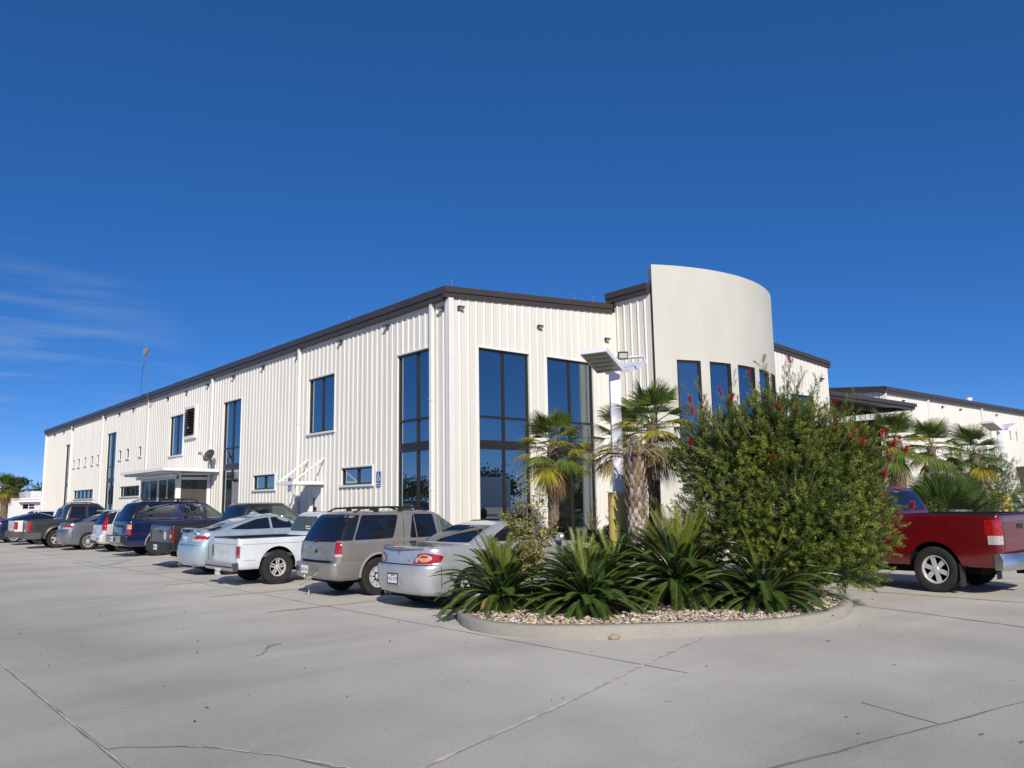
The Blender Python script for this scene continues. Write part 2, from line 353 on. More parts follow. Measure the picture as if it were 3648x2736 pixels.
def window(parent, P, u0, u1, z0, z1, mull=(), bars=(), sill=True, glass=None, fw=.055, trim=True, name='window', fmat=None):
    """bars: (z_low, z_high) solid horizontal members; mull: centre positions of vertical members"""
    b = MB(); d0, d1 = -.115, -.03
    out = (P(1, 0, 0)-P(0, 0, 0)).cross(Vector((0, 0, 1))).dot(P(0, 0, 1)-P(0, 0, 0)) > 0      # panes face outwards
    lbox(b, P, u0, u0+fw, z0, z1, d0, d1); lbox(b, P, u1-fw, u1, z0, z1, d0, d1)
    lbox(b, P, u0+fw, u1-fw, z1-fw, z1, d0, d1); lbox(b, P, u0+fw, u1-fw, z0, z0+fw, d0, d1)
    zs = [z0+fw] + [z for bz in sorted(bars) for z in bz] + [z1-fw]
    for a, c in bars: lbox(b, P, u0+fw, u1-fw, a, c, d0, d1)
    cuts = [u0+fw] + [x for m in sorted(mull) for x in (m-.035, m+.035)] + [u1-fw]
    g = MB()
    for k in range(0, len(zs), 2):
        for m in mull: lbox(b, P, m-.035, m+.035, zs[k], zs[k+1], d0, d1-.002)
        for i in range(0, len(cuts), 2):
            j = [WR.uniform(-.0035, .0035) for _ in range(2)]
            q = [(cuts[i], zs[k]), (cuts[i+1], zs[k]), (cuts[i+1], zs[k+1]), (cuts[i], zs[k+1])]
            cu, cz = (cuts[i]+cuts[i+1])/2, (zs[k]+zs[k+1])/2
            g.poly([P(u, z, -.075 + (u-cu)*j[0] + (z-cz)*j[1]) for u, z in (q if out else q[::-1])])
    w = b.build(name, fmat or FRAME, parent)
    g.build('pane', glass or WGLASS, w, recalc=False)
    if trim:
        t = MB(); lbox(t, P, u0-.035, u0-.002, z0, z1+.05, -.115, .038); lbox(t, P, u1+.002, u1+.035, z0, z1+.05, -.115, .038); lbox(t, P, u0-.002, u1+.002, z1+.002, z1+.05, -.115, .045)
        t.build('trim', TRIMW, w)
    if sill:
        t = MB(); lbox(t, P, u0-.09, u1+.09, z0-.07, z0-.002, -.115, .075); t.build('sill', TRIMW, w)
    return w
def wall_light(parent, P, u, z):
    b = MB(); c = [(-.13, 0), (.13, 0)]
    q = [(0.03, -.075), (0.03, .05), (.10, .062), (.17, .035), (.17, .012)]      # (n, z) hooded profile
    A = [[b.vert(P(u+du, z+zz, n)) for n, zz in q] for du in (-.085, .085)]
    for k in range(len(q)): b.face((A[0][k], A[0][(k+1) % 5], A[1][(k+1) % 5], A[1][k]))
    b.face(A[0]); b.face(A[1][::-1])
    o = b.build('wall_light', BLACKP, parent)
    l = MB(); l.poly([P(u-.075, z-.062, .062), P(u+.075, z-.062, .062), P(u+.075, z+.006, .162), P(u-.075, z+.006, .162)]); l.build('lens', mat('frosted_lens', (.62, .60, .55), .5), o, recalc=False)
def downspout(parent, P, u, z0, z1, w=.11):
    b = MB(); lbox(b, P, u-w/2, u+w/2, z0, z1, .034, .15)
    lbox(b, P, u-w/2-.012, u+w/2+.012, z1*.62, z1*.62+.04, .033, .162); lbox(b, P, u-w/2-.012, u+w/2+.012, z1*.28, z1*.28+.04, .033, .162)
    b.build('downspout', TRIMW, parent)
def gutter(parent, P, u0, u1, z0, z1, out=.2, name='gutter'):
    zm = z0 + (z1-z0)*.42; b = MB()
    lbox(b, P, u0, u1, z0, zm-.012, -.02, out-.03); lbox(b, P, u0, u1, zm+.004, z1, -.02, out); lbox(b, P, u0, u1, zm-.011, zm+.003, -.02, out-.045)
    b.build(name, BRONZE, parent)

def main_building():
    B = thing('warehouse', 'long white ribbed metal building with brown roof trim and curved stucco entrance front', 'building')
    L = plane_map((0, 0, 0), (0, 1, 0), (-1, 0, 0)); F = plane_map((0, 0, 0), (1, 0, 0), (0, -1, 0)); LEN = 53.9
    zt = lambda x: 7.62 + .075*min(x, 21.4-x)
    tall = [(.82, 2.69), (14.91, 16.88), (33.85, 35.85), (45.46, 46.92)]; up = [(6.72, 8.67), (22.1, 24.06)]
    low = [(4.15, 6.15, 2), (11.41, 13.45, 2), (28.77, 32.5, 4), (38.6, 43.8, 5)]
    small = [(44.06, 44.53), (42.61, 43.12), (40.81, 41.27), (39.07, 39.54), (37.64, 38.06), (32.62, 33.08), (31.08, 31.56), (28.74, 29.17)]
    H = [(a, c, .05, 6.28) for a, c in tall] + [(a, c, 4.30, 6.28) for a, c in up] + [(a, c, 2.39, 2.95) for a, c, _ in low] + [(a, c, 4.56, 5.09) for a, c in small] + [(7.52, 8.43, .0, 2.38), (20.35, 21.65, 5.06, 6.44)]
    ribbed(L, LEN, lambda u: 7.66, H, .299).build('wall', CLAD, B, recalc=False)
    for a, c in tall: window(B, L, a, c, .05, 6.28, [(a+c)/2-(.08 if a < 1 else 0)], [(3.29, 3.56), (4.20, 4.27)], sill=False)
    for a, c in up: window(B, L, a, c, 4.30, 6.28, [(a+c)/2])
    for a, c, n in low: window(B, L, a, c, 2.39, 2.95, [a+(c-a)*k/n for k in range(1, n)])
    for a, c in small: window(B, L, a, c, 4.56, 5.09, [], fw=.035)
    # doorway behind the tall window at the middle: silver framed glass door
    d = MB(); lbox(d, L, 14.98, 15.55, .05, 2.75, -.028, .0); lbox(d, L, 15.62, 15.70, .05, 2.8, -.028, .01); lbox(d, L, 15.02, 15.5, 2.9, 3.2, -.028, .0)
    d.build('door', mat('aluminium_door', (.45, .46, .47), .35, .6), B)
    # steel door under the bracketed canopy
    d = MB(); lbox(d, L, 7.57, 8.38, .02, 2.33, -.08, -.03); lbox(d, L, 7.52, 7.57, 0, 2.38, -.1, .045); lbox(d, L, 8.38, 8.43, 0, 2.38, -.1, .045); lbox(d, L, 7.57, 8.38, 2.33, 2.38, -.1, .045)
    o = d.build('door', WHITE, B)
    h = MB(); lbox(h, L, 8.16, 8.24, .95, 2.0, -.028, -.01); lbox(h, L, 8.0, 8.12, 1.55, 1.68, -.028, .0); h.build('door_handle', BLACKP, o)
    k = MB(); lbox(k, L, 8.52, 8.64, 1.35, 1.62, .035, .07); k.build('keypad', mat('tan_box', (.35, .24, .14), .5), B)
    c = MB(); lbox(c, L, 7.36, 8.66, 2.45, 2.56, .045, 1.2); o = c.build('door_canopy', WHITE, B)
    for y in (7.40, 8.62):
        s = MB(); s.tube([L(y, 2.55, 1.14), L(y, 3.36, .03)], .034, 6); s.build('strut', WHITE, o)
    # louvred vent
    v = MB(); lbox(v, L, 20.2, 20.35, 4.98, 6.55, -.02, .11); lbox(v, L, 21.65, 21.74, 4.98, 6.55, -.02, .11); lbox(v, L, 20.35, 21.65, 6.42, 6.55, -.02, .13); lbox(v, L, 20.35, 21.65, 4.98, 5.13, -.02, .12)
    o = v.build('louver_vent', TRIMW, B)
    s = MB()
    for k in range(10):
        z = 5.2 + k*.122; A = [s.vert(L(u, z+dz, n)) for u in (20.36, 21.64) for dz, n in ((.07, .0), (-.02, .17), (-.03, .16), (.05, -.01))]
        for q in ((0,1,5,4),(1,2,6,5),(2,3,7,6),(3,0,4,7),(0,3,2,1),(4,5,6,7)): s.face([A[i] for i in q])
    s.build('louver_blade', mat('dark_louver', (.06, .05, .045), .5), o)
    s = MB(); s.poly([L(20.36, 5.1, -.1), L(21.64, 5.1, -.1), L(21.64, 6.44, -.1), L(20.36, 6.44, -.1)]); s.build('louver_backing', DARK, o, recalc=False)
    for y in (.745, 9.36, 18.16, 27.55, 36.85, 45.15, 53.7): downspout(B, L, y, .1, 7.58)
    gutter(B, L, .052, LEN+.15, 7.55, 7.92, .2)
    for y in (.29, 3.28, 6.3, 9.62, 12.74, 15.82, 18.88, 21.7, 24.55, 30.5, 33.4, 36.4, 44.9, 47.85, 50.86): wall_light(B, L, y, 7.32)
    # gable front
    wa = [(1.035, 3.015), (3.77, 5.86)]
    ribbed(F, 7.06, zt, [(a, c, .05, 6.26) for a, c in wa], .386, rh=.022).build('gable_wall', CLAD, B, recalc=False)
    wb = (18.1, 20.0)
    ribbed(F, 21.4, zt, [(wb[0], wb[1], 4.3, 6.16)],   .386, u_start=14.3, rh=.022).build('gable_wall', CLAD, B, recalc=False)
    for a, c in wa: window(B, F, a, c, .05, 6.26, [(a+c)/2], [(3.29, 3.55), (4.20, 4.27)], sill=False)
    window(B, F, wb[0], wb[1], 4.3, 6.16, [19.05])
    for x, z in ((.36, 7.34), (3.47, 7.18), (6.55, 7.14), (20.75, 7.0)): wall_light(B, F, x, z)
    for x0, x1 in ((-.2, 6.9), (14.5, 21.6)):
        r = MB()
        for za, zb, o0 in ((0.0, .125, .07), (.128, .142, .055), (.145, .32, .10)):
            A = [r.vert((x, y, (zt(x) if 0 < x < 21.4 else 7.62) - .03 + dz)) for x in (x0, x1) for y, dz in ((-o0, za), (-o0, zb), (.05, zb), (.05, za))]
            for q in ((0,1,2,3),(7,6,5,4),(0,4,5,1),(1,5,6,2),(2,6,7,3),(3,7,4,0)): r.face([A[i] for i in q])
        r.build('rake_trim', BRONZE, B)
    t = MB(); lbox(t, L, -.045, .12, 0, 7.62, .034, .06); lbox(t, F, -.06, .115, 0, 7.62, .034, .06); t.build('corner_trim', TRIMW, B)
    t = MB(); lbox(t, L, LEN-.13, LEN+.03, 0, 7.62, .034, .06); t.build('corner_trim', TRIMW, B)
    # curved stucco front standing proud of the gable
    cx, cy, R, a0 = 10.7, 4.696, 7.296, math.asin(3.6/7.296)
    def arc(a, z, rr=R): return (cx + rr*sin(a), cy - rr*cos(a), z)
    xs = [(7.79, 8.66), (9.02, 10.0), (10.37, 11.45), (11.80, 12.75), (13.05, 13.85)]; ang = lambda x: math.asin((x-cx)/R)
    A = sorted({-a0 + 2*a0*k/40 for k in range(41)} | {ang(x) for w in xs for x in w}); Z = [0, 3.2, 6.30, 9.5]
    b = MB(); G = [[b.vert(arc(a, z)) for z in Z] for a in A]; GI = [[b.vert(arc(a, z, R-.30)) for z in (0, 9.5)] for a in A]
    for i in range(len(A)-1):
        am = (A[i]+A[i+1])/2; win = any(ang(w[0]) < am < ang(w[1]) for w in xs)
        for j in range(3):
            if not (win and j == 1): b.face((G[i][j], G[i+1][j], G[i+1][j+1], G[i][j+1]))
        b.face((GI[i+1][0], GI[i][0], GI[i][1], GI[i+1][1])); b.face((G[i][3], G[i+1][3], GI[i+1][1], GI[i][1]))
    for i, s in ((0, 1), (-1, -1)): b.face([*G[i], GI[i][1], GI[i][0]][::s])
    b.build('stucco_wall', STUCCO, B, smooth=True, angle=30)
    for w in xs:
        p0, p1 = Vector(arc(ang(w[0]), 0)), Vector(arc(ang(w[1]), 0)); U = (p1-p0).normalized()
        window(B, plane_map(p0, U, (U.y, -U.x, 0)), .0, (p1-p0).length, 3.2, 6.30, [], [], sill=False, trim=False, fw=.07)
    S = plane_map((7.06, 0, 0), (0, -1, 0), (-1, 0, 0))
    ribbed(S, 1.62, lambda u: 8.5, [], .12).build('bay_wall', CLAD, B, recalc=False)
    gutter(B, S, -.28, 1.57, 8.5, 8.86, .17)
    r = MB(); r.poly([(7.0, .2, 8.8), (7.0, -1.4, 8.8), (14.4, -1.4, 8.8), (14.4, .2, 8.8)]); r.poly([(14.34, .2, 0), (14.34, -1.5, 0), (14.34, -1.5, 8.8), (14.34, .2, 8.8)]); r.poly([(7.05, .2, 7.5), (14.4, .2, 7.5), (14.4, .2, 8.8), (7.05, .2, 8.8)])
    r.build('bay_roof', BRONZE, B, recalc=False)
    # roof, far walls
    r = MB(); rz = zt(10.7)+.28
    r.poly([(-.1, -.05, 7.9), (10.7, -.05, rz), (10.7, LEN+.1, rz), (-.1, LEN+.1, 7.9)]); r.poly([(10.7, -.05, rz), (21.5, -.05, 7.9), (21.5, LEN+.1, 7.9), (10.7, LEN+.1, rz)])
    r.build('roof', mat('galvalume_roof', (.45, .44, .42), .4, .5), B, recalc=False)
    r = MB(); r.poly([(21.4, 0, 0), (21.4, LEN, 0), (21.4, LEN, 7.9), (21.4, 0, 7.9)]); r.poly([(0, LEN, 0), (21.4, LEN, 0), (21.4, LEN, 7.6), (10.7, LEN, 8.6), (0, LEN, 7.6)])
    r.build('wall', CLAD, B, recalc=False)
    for x, y, z in ((.1, 0, 7.92), (5.13, 0, 8.28), (6.02, 0, 8.35), (-.1, 5.62, 7.9), (-.1, 11.64, 7.9), (-.1, 24.5, 7.9)):
        t = MB(); t.tube([(x, y, z-.05), (x, y, z+.24)], .009, 5); t.build('lightning_rod', GALV, B)
    # glazed porch against the long side
    xs_, y0, y1, zh = -1.55, 18.1, 23.2, 3.14
    V = MB(); Vf = plane_map((xs_, y0, 0), (0, 1, 0), (-1, 0, 0)); Ve = plane_map((xs_, y0, 0), (1, 0, 0), (0, -1, 0))
    lbox(V, Vf, .0, 5.1, 2.98, zh, -.1, .0); lbox(V, Ve, .005, .22, 0, zh, -.1, .0); lbox(V, Vf, .01, .10, 0, 2.98, -.1, -.002); lbox(V, Vf, 2.42, 2.58, 0, 2.98, -.1, -.002); lbox(V, Vf, 4.98, 5.1, 0, 2.98, -.1, -.002)
    lbox(V, Vf, 1.22, 1.28, .5, 2.98, -.08, -.01); lbox(V, Vf, 3.72, 3.78, .5, 2.98, -.08, -.01); lbox(V, Vf, .10, 2.42, 0, .5, -.08, -.012); lbox(V, Vf, 2.58, 4.98, 0, .5, -.08, -.012)
    lbox(V, Ve, 1.36, 1.5, 0, zh, -.1, -.002); lbox(V, Ve, .22, 1.36, 2.94, 3.06, -.1, .004)
    lbox(V, plane_map((xs_, y1, 0), (1, 0, 0), (0, 1, 0)), 0, 1.5, 0, zh, -.02, .0)
    p = V.build('porch', WHITE, B)
    g = MB(); g.poly([Vf(.1, 2.98, -.05), Vf(5.0, 2.98, -.05), Vf(5.0, .5, -.05), Vf(.1, .5, -.05)]); g.poly([Ve(.22, .02, -.05), Ve(1.36, .02, -.05), Ve(1.36, 2.94, -.05), Ve(.22, 2.94, -.05)]); g.build('pane', PGLASS, p, recalc=False)
    r = MB(); A = [r.vert(q) for q in ((-2.42, 17.12, 3.30), (-2.42, 23.5, 3.30), (-.05, 23.5, 3.25), (-.05, 17.12, 3.25), (-2.42, 17.12, 3.41), (-2.42, 23.5, 3.41), (-.05, 23.5, 3.38), (-.05, 17.12, 3.38))]
    for q in ((0,3,2,1),(4,5,6,7),(0,1,5,4),(1,2,6,5),(2,3,7,6),(3,0,4,7)): r.face([A[i] for i in q])
    for k in range(9): r.box((-2.35, 17.4+k*.7, 3.2), (-1.6, 17.45+k*.7, 3.297))
    r.box((-1.54, 17.9, 3.14), (-.06, 18.09, 3.24)); r.box((-1.75, 17.9, 3.06), (-1.56, 23.3, 3.19))
    r.build('porch_roof', WHITE, p)
    return B
main_building()

def right_building():
    B = thing('warehouse', 'white ribbed metal building at the far right with a dark brown entry canopy beside it', 'building')
    F = plane_map((33.4, 3, 0), (1, 0, 0), (0, -1, 0)); S = plane_map((33.4, 3, 0), (0, 1, 0), (-1, 0, 0))
    win = [(48.1, 48.38), (49.48, 49.76), (51.35, 51.62), (53.35, 53.65), (54.65, 54.94), (56.6, 56.9)]
    ribbed(F, 60, lambda u: 7.75, [(a-33.4, c-33.4, 5.78, 6.31) for a, c in win], .1).build('wall', CLAD, B, recalc=False)
    for a, c in win: window(B, F, a-33.4, c-33.4, 5.78, 6.31, [], fw=.035)
    ribbed(S, 22, lambda u: 7.75 + .085*min(u, 22-u), [(.3, 9.0, .05, 6.15)], .15, z0=0).build('wall', CLAD, B, recalc=False)
    window(B, S, .3, 9.0, .05, 6.15, [2.4, 4.6, 6.8], [(3.0, 3.2)], sill=False, glass=mat('added_dark_pane', (.010, .010, .010), .25))  # near-black glazing added so the sunlit wall under the canopy reads dark
    gutter(B, F, -.15, 60, 7.66, 8.04, .2)
    r = MB()
    A = [r.vert((x, y, z)) for x in (33.2, 33.45) for y, z in ((2.8, 7.7), (2.8, 8.03), (14, 8.98), (14, 8.65))]
    for q in ((0,1,2,3),(7,6,5,4),(0,4,5,1),(1,5,6,2),(2,6,7,3),(3,7,4,0)): r.face([A[i] for i in q])
    r.build('rake_trim', BRONZE, B)
    r = MB(); r.poly([(33.2, 2.8, 8.0), (93.4, 2.8, 8.0), (93.4, 14, 8.95), (33.2, 14, 8.95)]); r.build('roof', MATS['galvalume_roof'], B, recalc=False)
    for x in (.12, 5.95, 14.75, 23.4, 32): downspout(B, F, x, .1, 7.7, .14)
    for x in (2.5, 8.2, 11.1, 17.6): wall_light(B, F, x, 7.35)
    v = MB(); v.lathe([(.16, 8.0), (.16, 8.75), (.22, 8.78), (.22, 8.95), (0, 9.0)], 12, O=(52.5, 5.2, 0)); v.build('vent_pipe', WHITE, B)
    # dark canopy linking the two buildings
    c = MB(); c.box((21.46, 0.0, 6.42), (30.5, 12, 6.52)); c.box((21.46, .02, 6.20), (30.46, .10, 6.42)); c.box((30.38, .1, 6.20), (30.46, 12, 6.42))
    for k in range(5): c.box((21.5, 1.5+k*2.2, 6.18), (30.3, 1.62+k*2.2, 6.415))
    c.box((21.45, -.06, 6.34), (30.54, 0, 6.53)); c.box((21.46, 12, 0), (33.38, 12.2, 6.4))
    o = c.build('canopy', BRONZE, B)
    t = MB(); t.tube([(30.3, .05, 6.25), (30.3, .2, 6.05), (29.6, .5, 5.9)], .05, 6); t.build('downspout', WHITE, o)
    a = MB(); a.box((53.9, .8, 3.36), (70, 2.96, 3.66)); a.build('canopy', BRONZE, B)
    a = MB(); a.box((54.6, 2.9, 0), (69, 2.955, 3.3)); a.build('shaded_wall_sheet', mat('wall_shade_grey', (.30, .30, .31), .6), B)  # grey sheet on the wall: the canopy's shade put into its colour
right_building()

# ------------------------------------------------------------------ things fixed to or standing by the buildings
SIGNB = mat('sign_blue', (.03, .10, .42), .4); SIGNW = mat('sign_white', (.80, .80, .80), .4)
def wheelchair(P, u, z, s, n, parent):
    """white wheelchair-user pictogram built from flat pieces, s = height"""
    b = MB()
    def disc(cu, cz, r, k=14): b.poly([P(u + (cu + r*cos(2*pi*i/k))*s, z + (cz + r*sin(2*pi*i/k))*s, n) for i in range(k)])
    def bar(p, q, w):
        d = Vector((q[0]-p[0], q[1]-p[1])).normalized(); t = Vector((-d.y, d.x))*w/2
        b.poly([P(u + (p[0]+sx*t.x)*s, z + (p[1]+sx*t.y)*s, n) for p, sx in ((p, 1), (p, -1), (q, -1), (q, 1))])
    disc(-.05, .88, .09); bar((-.05, .78), (0, .42), .12); bar((0, .62), (.2, .6), .07); bar((0, .42), (.26, .40), .11); bar((.26, .42), (.36, .10), .10)
    for k in range(13):
        a, c = radians(95+k*20), radians(95+(k+1)*20)
        b.poly([P(u + (.02 + r*cos(t))*s, z + (.27 + r*sin(t))*s, n) for r, t in ((.27, a), (.18, a), (.18, c), (.27, c))])
    return b.build('pictogram', SIGNW, parent, recalc=False)
def parking_sign(P, u, z0, z1, n, name, label, words=True, group=None, w=.30):
    b = MB(); lbox(b, P, u-w/2, u+w/2, z0, z1, n-.004, n)
    o = tag(b.build(name, SIGNB, None), label, 'sign', group)
    h = z1-z0
    wheelchair(P, u-.01, z0+h*.33, h*.60, n+.003, o)
    e = MB(); t = .012
    lbox(e, P, u-w/2, u+w/2, z1-t, z1, n+.0005, n+.003); lbox(e, P, u-w/2, u+w/2, z0, z0+t, n+.0005, n+.003); lbox(e, P, u-w/2, u-w/2+t, z0+t, z1-t, n+.0005, n+.003); lbox(e, P, u+w/2-t, u+w/2, z0+t, z1-t, n+.0005, n+.003)
    e.build('border', SIGNW, o)
    ax = (P(u+1, 0, 0)-P(u, 0, 0)).normalized(); nn = (P(u, 0, 1)-P(u, 0, 0)).normalized()
    return o, ax, nn
def sign_text(o, P, u, z, n, body, size, ax, nn, m=None):
    ax = -ax if ax.cross(Vector((0, 0, 1))).dot(nn) < 0 else ax
    M = Matrix((ax, Vector((0, 0, 1)), nn)).transposed().to_4x4(); M.translation = P(u, z, n)
    return text_mesh('lettering', body, size, M, m or SIGNW, o)
Lw = plane_map((0, 0, 0), (0, -1, 0), (-1, 0, 0))
for y, lab in ((3.72, 'blue wheelchair parking sign on the ribbed wall right of the low window near the corner'), (10.06, 'blue wheelchair parking sign on the wall, partly behind the white door canopy')):
    o, ax, nn = parking_sign(Lw, -y, 2.31, 2.77, .05, 'parking_sign', lab, group='wheelchair parking signs')
    sign_text(o, Lw, -y, 2.385, .054, 'PARKING', .062, ax, nn)
def satellite_dish():
    o = thing('satellite_dish', 'dark round satellite dish on a bent mast above the glazed porch roof', 'satellite dish', (-.35, 17.45, 3.40))
    d = Vector((-.80, -.35, .42)).normalized(); b = MB(); M = d.to_track_quat('Z', 'Y').to_matrix().to_4x4(); M.translation = Vector((0, 0, .55))
    b.lathe([(0, .02), (.10, .025), (.20, .045), (.28, .08), (.30, .095), (.30, .085), (.20, .03), (0, .005)], 24)
    b.v = [tuple(M @ Vector(p)) for p in b.v]; b.build('reflector', mat('dish_grey', (.05, .05, .055), .5), o, smooth=True)
    b = MB(); b.tube([(0, 0, 0), (.02, .02, .3), (.06, .03, .55)], .022, 6); b.tube([(0, 0, 0), (.2, .1, .12)], .016, 6); b.tube([(.02, 0, .3), (-.15, -.25, .38), (-.55, -.35, .62)], .014, 6); b.build('mast', GALV, o)
    b = MB(); b.box((-.62, -.40, .58), (-.50, -.30, .70)); b.build('feed_horn', GALV, o)
    b = MB(); b.tube([(.02, 0, .4), (-.08, -.03, .25), (-.05, .0, .05), (.1, .02, .2), (.05, .0, .45), (-.1, -.05, .6)], .008, 5); b.build('cable', BLACKP, o)
satellite_dish()
def antenna():
    o = thing('antenna', 'thin mast with a tan grid antenna and a hanging cable above the long roof edge', 'antenna', (-.25, 27.15, 7.5))
    b = MB(); b.tube([(0, 0, -.12), (0, .55, 1.2), (0, 1.25, 2.85)], .015, 6); b.tube([(.2, 0, -.1), (-.02, 0, -.12)], .03, 6); b.build('mast', mat('dark_mast', (.10, .10, .10), .5), o)
    b = MB(); b.tube([(0, 1.05, 2.3), (0, 1.35, 1.7), (0, 1.5, .9), (0, 1.3, .45), (0, .75, .3)], .012, 5); b.build('cable', BLACKP, o)
    b = MB(); q = [(0, 1.28, 2.98), (0, 1.25, 2.62), (0, .95, 2.6), (0, .25, 2.8), (0, .9, 2.95)]
    A = [b.vert((x, y, z)) for x in (-.04, .04) for _, y, z in q]
    b.face(A[:5]); b.face(A[5:][::-1])
    for k in range(5): b.face((A[k], A[5+k], A[5+(k+1) % 5], A[(k+1) % 5]))
    b.build('grid_reflector', mat('tan_plastic', (.38, .30, .18), .6), o)
antenna()

def light_pole(loc, label, rz, h=4.30, group='parking lot light poles', third=True):
    o = thing('light_pole', label, 'light pole', loc, rz, group)
    b = MB(); b.lathe([(.20, 0), (.20, 1.74), (.185, 1.78), (0, 1.78)], 20); b.build('base', YELLOW, o, smooth=True)
    p = MB(); p.box((-.095, -.095, 1.80), (.095, .095, h)); p.box((-.19, -.19, 1.781), (.19, .19, 1.80)); p.box((-.06, -.105, 2.1), (.06, -.0955, 2.3)); p.build('pole', POLEW, o)
    for k, (a, tilt, dist) in enumerate(((-2.16, 22, .50), (.98, 18, .50))):
        f = MB(); M = Matrix.Rotation(a, 4, 'Z') @ Matrix.Translation((dist, 0, h-.10)) @ Matrix.Rotation(radians(-tilt), 4, 'Y')
        f.box((-.36, -.27, -.045), (.36, .27, .035), M=M)
        hd = f.build('lamp_head', POLEW, o)
        l = MB(); l.poly([M @ Vector(q) for q in ((-.33, -.24, -.048), (-.33, .24, -.048), (.33, .24, -.048), (.33, -.24, -.048))], 0)
        for j in range(5): x = -.30 + j*.14; l.poly([M @ Vector(q) for q in ((x, -.22, -.051), (x, .22, -.051), (x+.05, .22, -.051), (x+.05, -.22, -.051))], 1)
        l.build('lens', [mat('lamp_lens', (.46, .45, .36), .3), mat('lamp_reflector', (.27, .26, .20), .3)], hd, recalc=False)
        ar = MB(); q = Matrix.Rotation(a, 4, 'Z'); ar.tube([q @ Vector((.05, 0, h-.04)), q @ Vector((dist-.2, 0, h-.06))], .035, 6); ar.build('arm', POLEW, o)
    if third:
        f = MB(); f.tube([(0, 0, h+.0), (.55, -.1, h+.02), (.60, -.1, h-.15)], .03, 4); f.build('arm', POLEW, o)
        f = MB(); M = Matrix.Translation((.16, -.12, h+.05)) @ Matrix.Rotation(radians(25), 4, 'X'); f.box((-.09, -.03, -.06), (.09, .04, .06), M=M); s = f.build('spotlight', BLACKP, o)
        l = MB(); l.poly([M @ Vector(q) for q in ((-.075, -.033, -.05), (.075, -.033, -.05), (.075, -.033, .05), (-.075, -.033, .05))]); l.build('lens', MATS['frosted_lens'], s, recalc=False)
    return o
light_pole((-2.05, -8.1, .12), 'white square light pole on a yellow base beside the dead palm stub', radians(-40))
light_pole((22.2, -6.6, 0), 'white light pole at the far right behind the round bush, on a yellow base', radians(-66), h=4.5, third=False)
def post_sign():
    o = thing('parking_sign', 'blue wheelchair sign on a thin dark post among palms behind the red truck', 'sign', (13.3, -7.5, 0), 0, 'wheelchair parking signs')
    b = MB(); b.box((-.025, -.02, 0), (.025, .02, 2.85)); b.build('post', mat('dark_green_post', (.03, .035, .03), .6), o)
    P = plane_map((0, -.024, 0), Vector((cos(radians(-25)), sin(radians(-25)), 0)), Vector((sin(radians(-25)), -cos(radians(-25)), 0)))
    s, ax, nn = parking_sign(P, 0, 2.42, 2.90, .012, 'sign_panel', None, w=.32); s.parent = o
    for k in ('label', 'category', 'group'):
        if k in s: del s[k]
    q = MB(); lbox(q, P, -.15, .15, 2.44, 2.56, .013, .016); q.build('lower_panel', SIGNW, s)
    sign_text(s, P, 0, 2.5, .018, 'PARKING', .058, ax, nn, SIGNB)
post_sign()
# ------------------------------------------------------------------ vehicles (local axes: x forward from the rear, y left, z up)
def pchip(ys, t):
    n = len(ys); i = min(int(t), n-2); f = t - i
    d = [ys[k+1]-ys[k] for k in range(n-1)]
    def m(k):
        if k == 0: return d[0]
        if k == n-1: return d[-1]
        return 0 if d[k-1]*d[k] <= 0 else 2*d[k-1]*d[k]/(d[k-1]+d[k])
    a, b, m0, m1 = ys[i], ys[i+1], m(i), m(i+1)
    return (2*f**3-3*f**2+1)*a + (f**3-2*f**2+f)*m0 + (-2*f**3+3*f**2)*b + (f**3-f**2)*m1
def contour(xr, xf, hw, rr, rf, br, bf, n=16):
    P = []
    for k in range(6):
        y = (hw-rr)*k/6; P.append((xr + br*(y/hw)**2, -y))
    x0 = xr + br*((hw-rr)/hw)**2
    for k in range(6): a = pi/2*k/6; P.append((x0 + rr*(1-cos(a)), -(hw-rr) - rr*sin(a)))
    x1 = xf - bf*((hw-rf)/hw)**2
    a0, a1 = x0+rr, x1-rf
    for k in range(n): P.append((a0 + (a1-a0)*k/n, -hw))
    for k in range(6): a = pi/2*k/6; P.append((a1 + rf*sin(a), -(hw-rf) - rf*cos(a)))
    for k in range(7):
        y = (hw-rf)*(1-k/6); P.append((xf - bf*(y/hw)**2, -y))
    return P
def loft(levels, sub=3, taper=.035, L=4.8, hood=None, n=16):
    """body from stacked plan outlines: (z, x_rear, x_front, half width, rear radius, front radius, rear bow, front bow)"""
    b = MB(); rings = []; cols = list(zip(*levels)); T = (len(levels)-1)*sub
    for k in range(T+1):
        t = k/sub; z, xr, xf, hw, rr, rf, br, bf = [pchip(c, t) for c in cols]
        pts = contour(xr, xf, hw, min(rr, hw*.9), min(rf, hw*.9), br, bf, n); ring = []
        for x, y in pts:
            s = 1 - taper*((x-L/2)/(L/2))**2; zz = z + (hood(x, z) if hood else 0); ring.append((x, y*s, zz))
        full = ring + [(x, -y, zz) for x, y, zz in ring[-2:0:-1]]
        rings.append([b.vert(p) for p in full])
    N = len(rings[0]); h = len(pts)
    for a, c in zip(rings, rings[1:]):
        for j in range(N): b.face((a[j], a[(j+1) % N], c[(j+1) % N], c[j]))
    for ring, flip in ((rings[0], True), (rings[-1], False)):
        for j in range(h-1):
            i0, i1 = ring[j], ring[j+1]; o0, o1 = ring[(N-j) % N], ring[N-j-1]
            f = [i0, i1, o1, o0]; f = list(dict.fromkeys(f))
            if len(f) > 2: b.face(f if not flip else f[::-1])
    return b
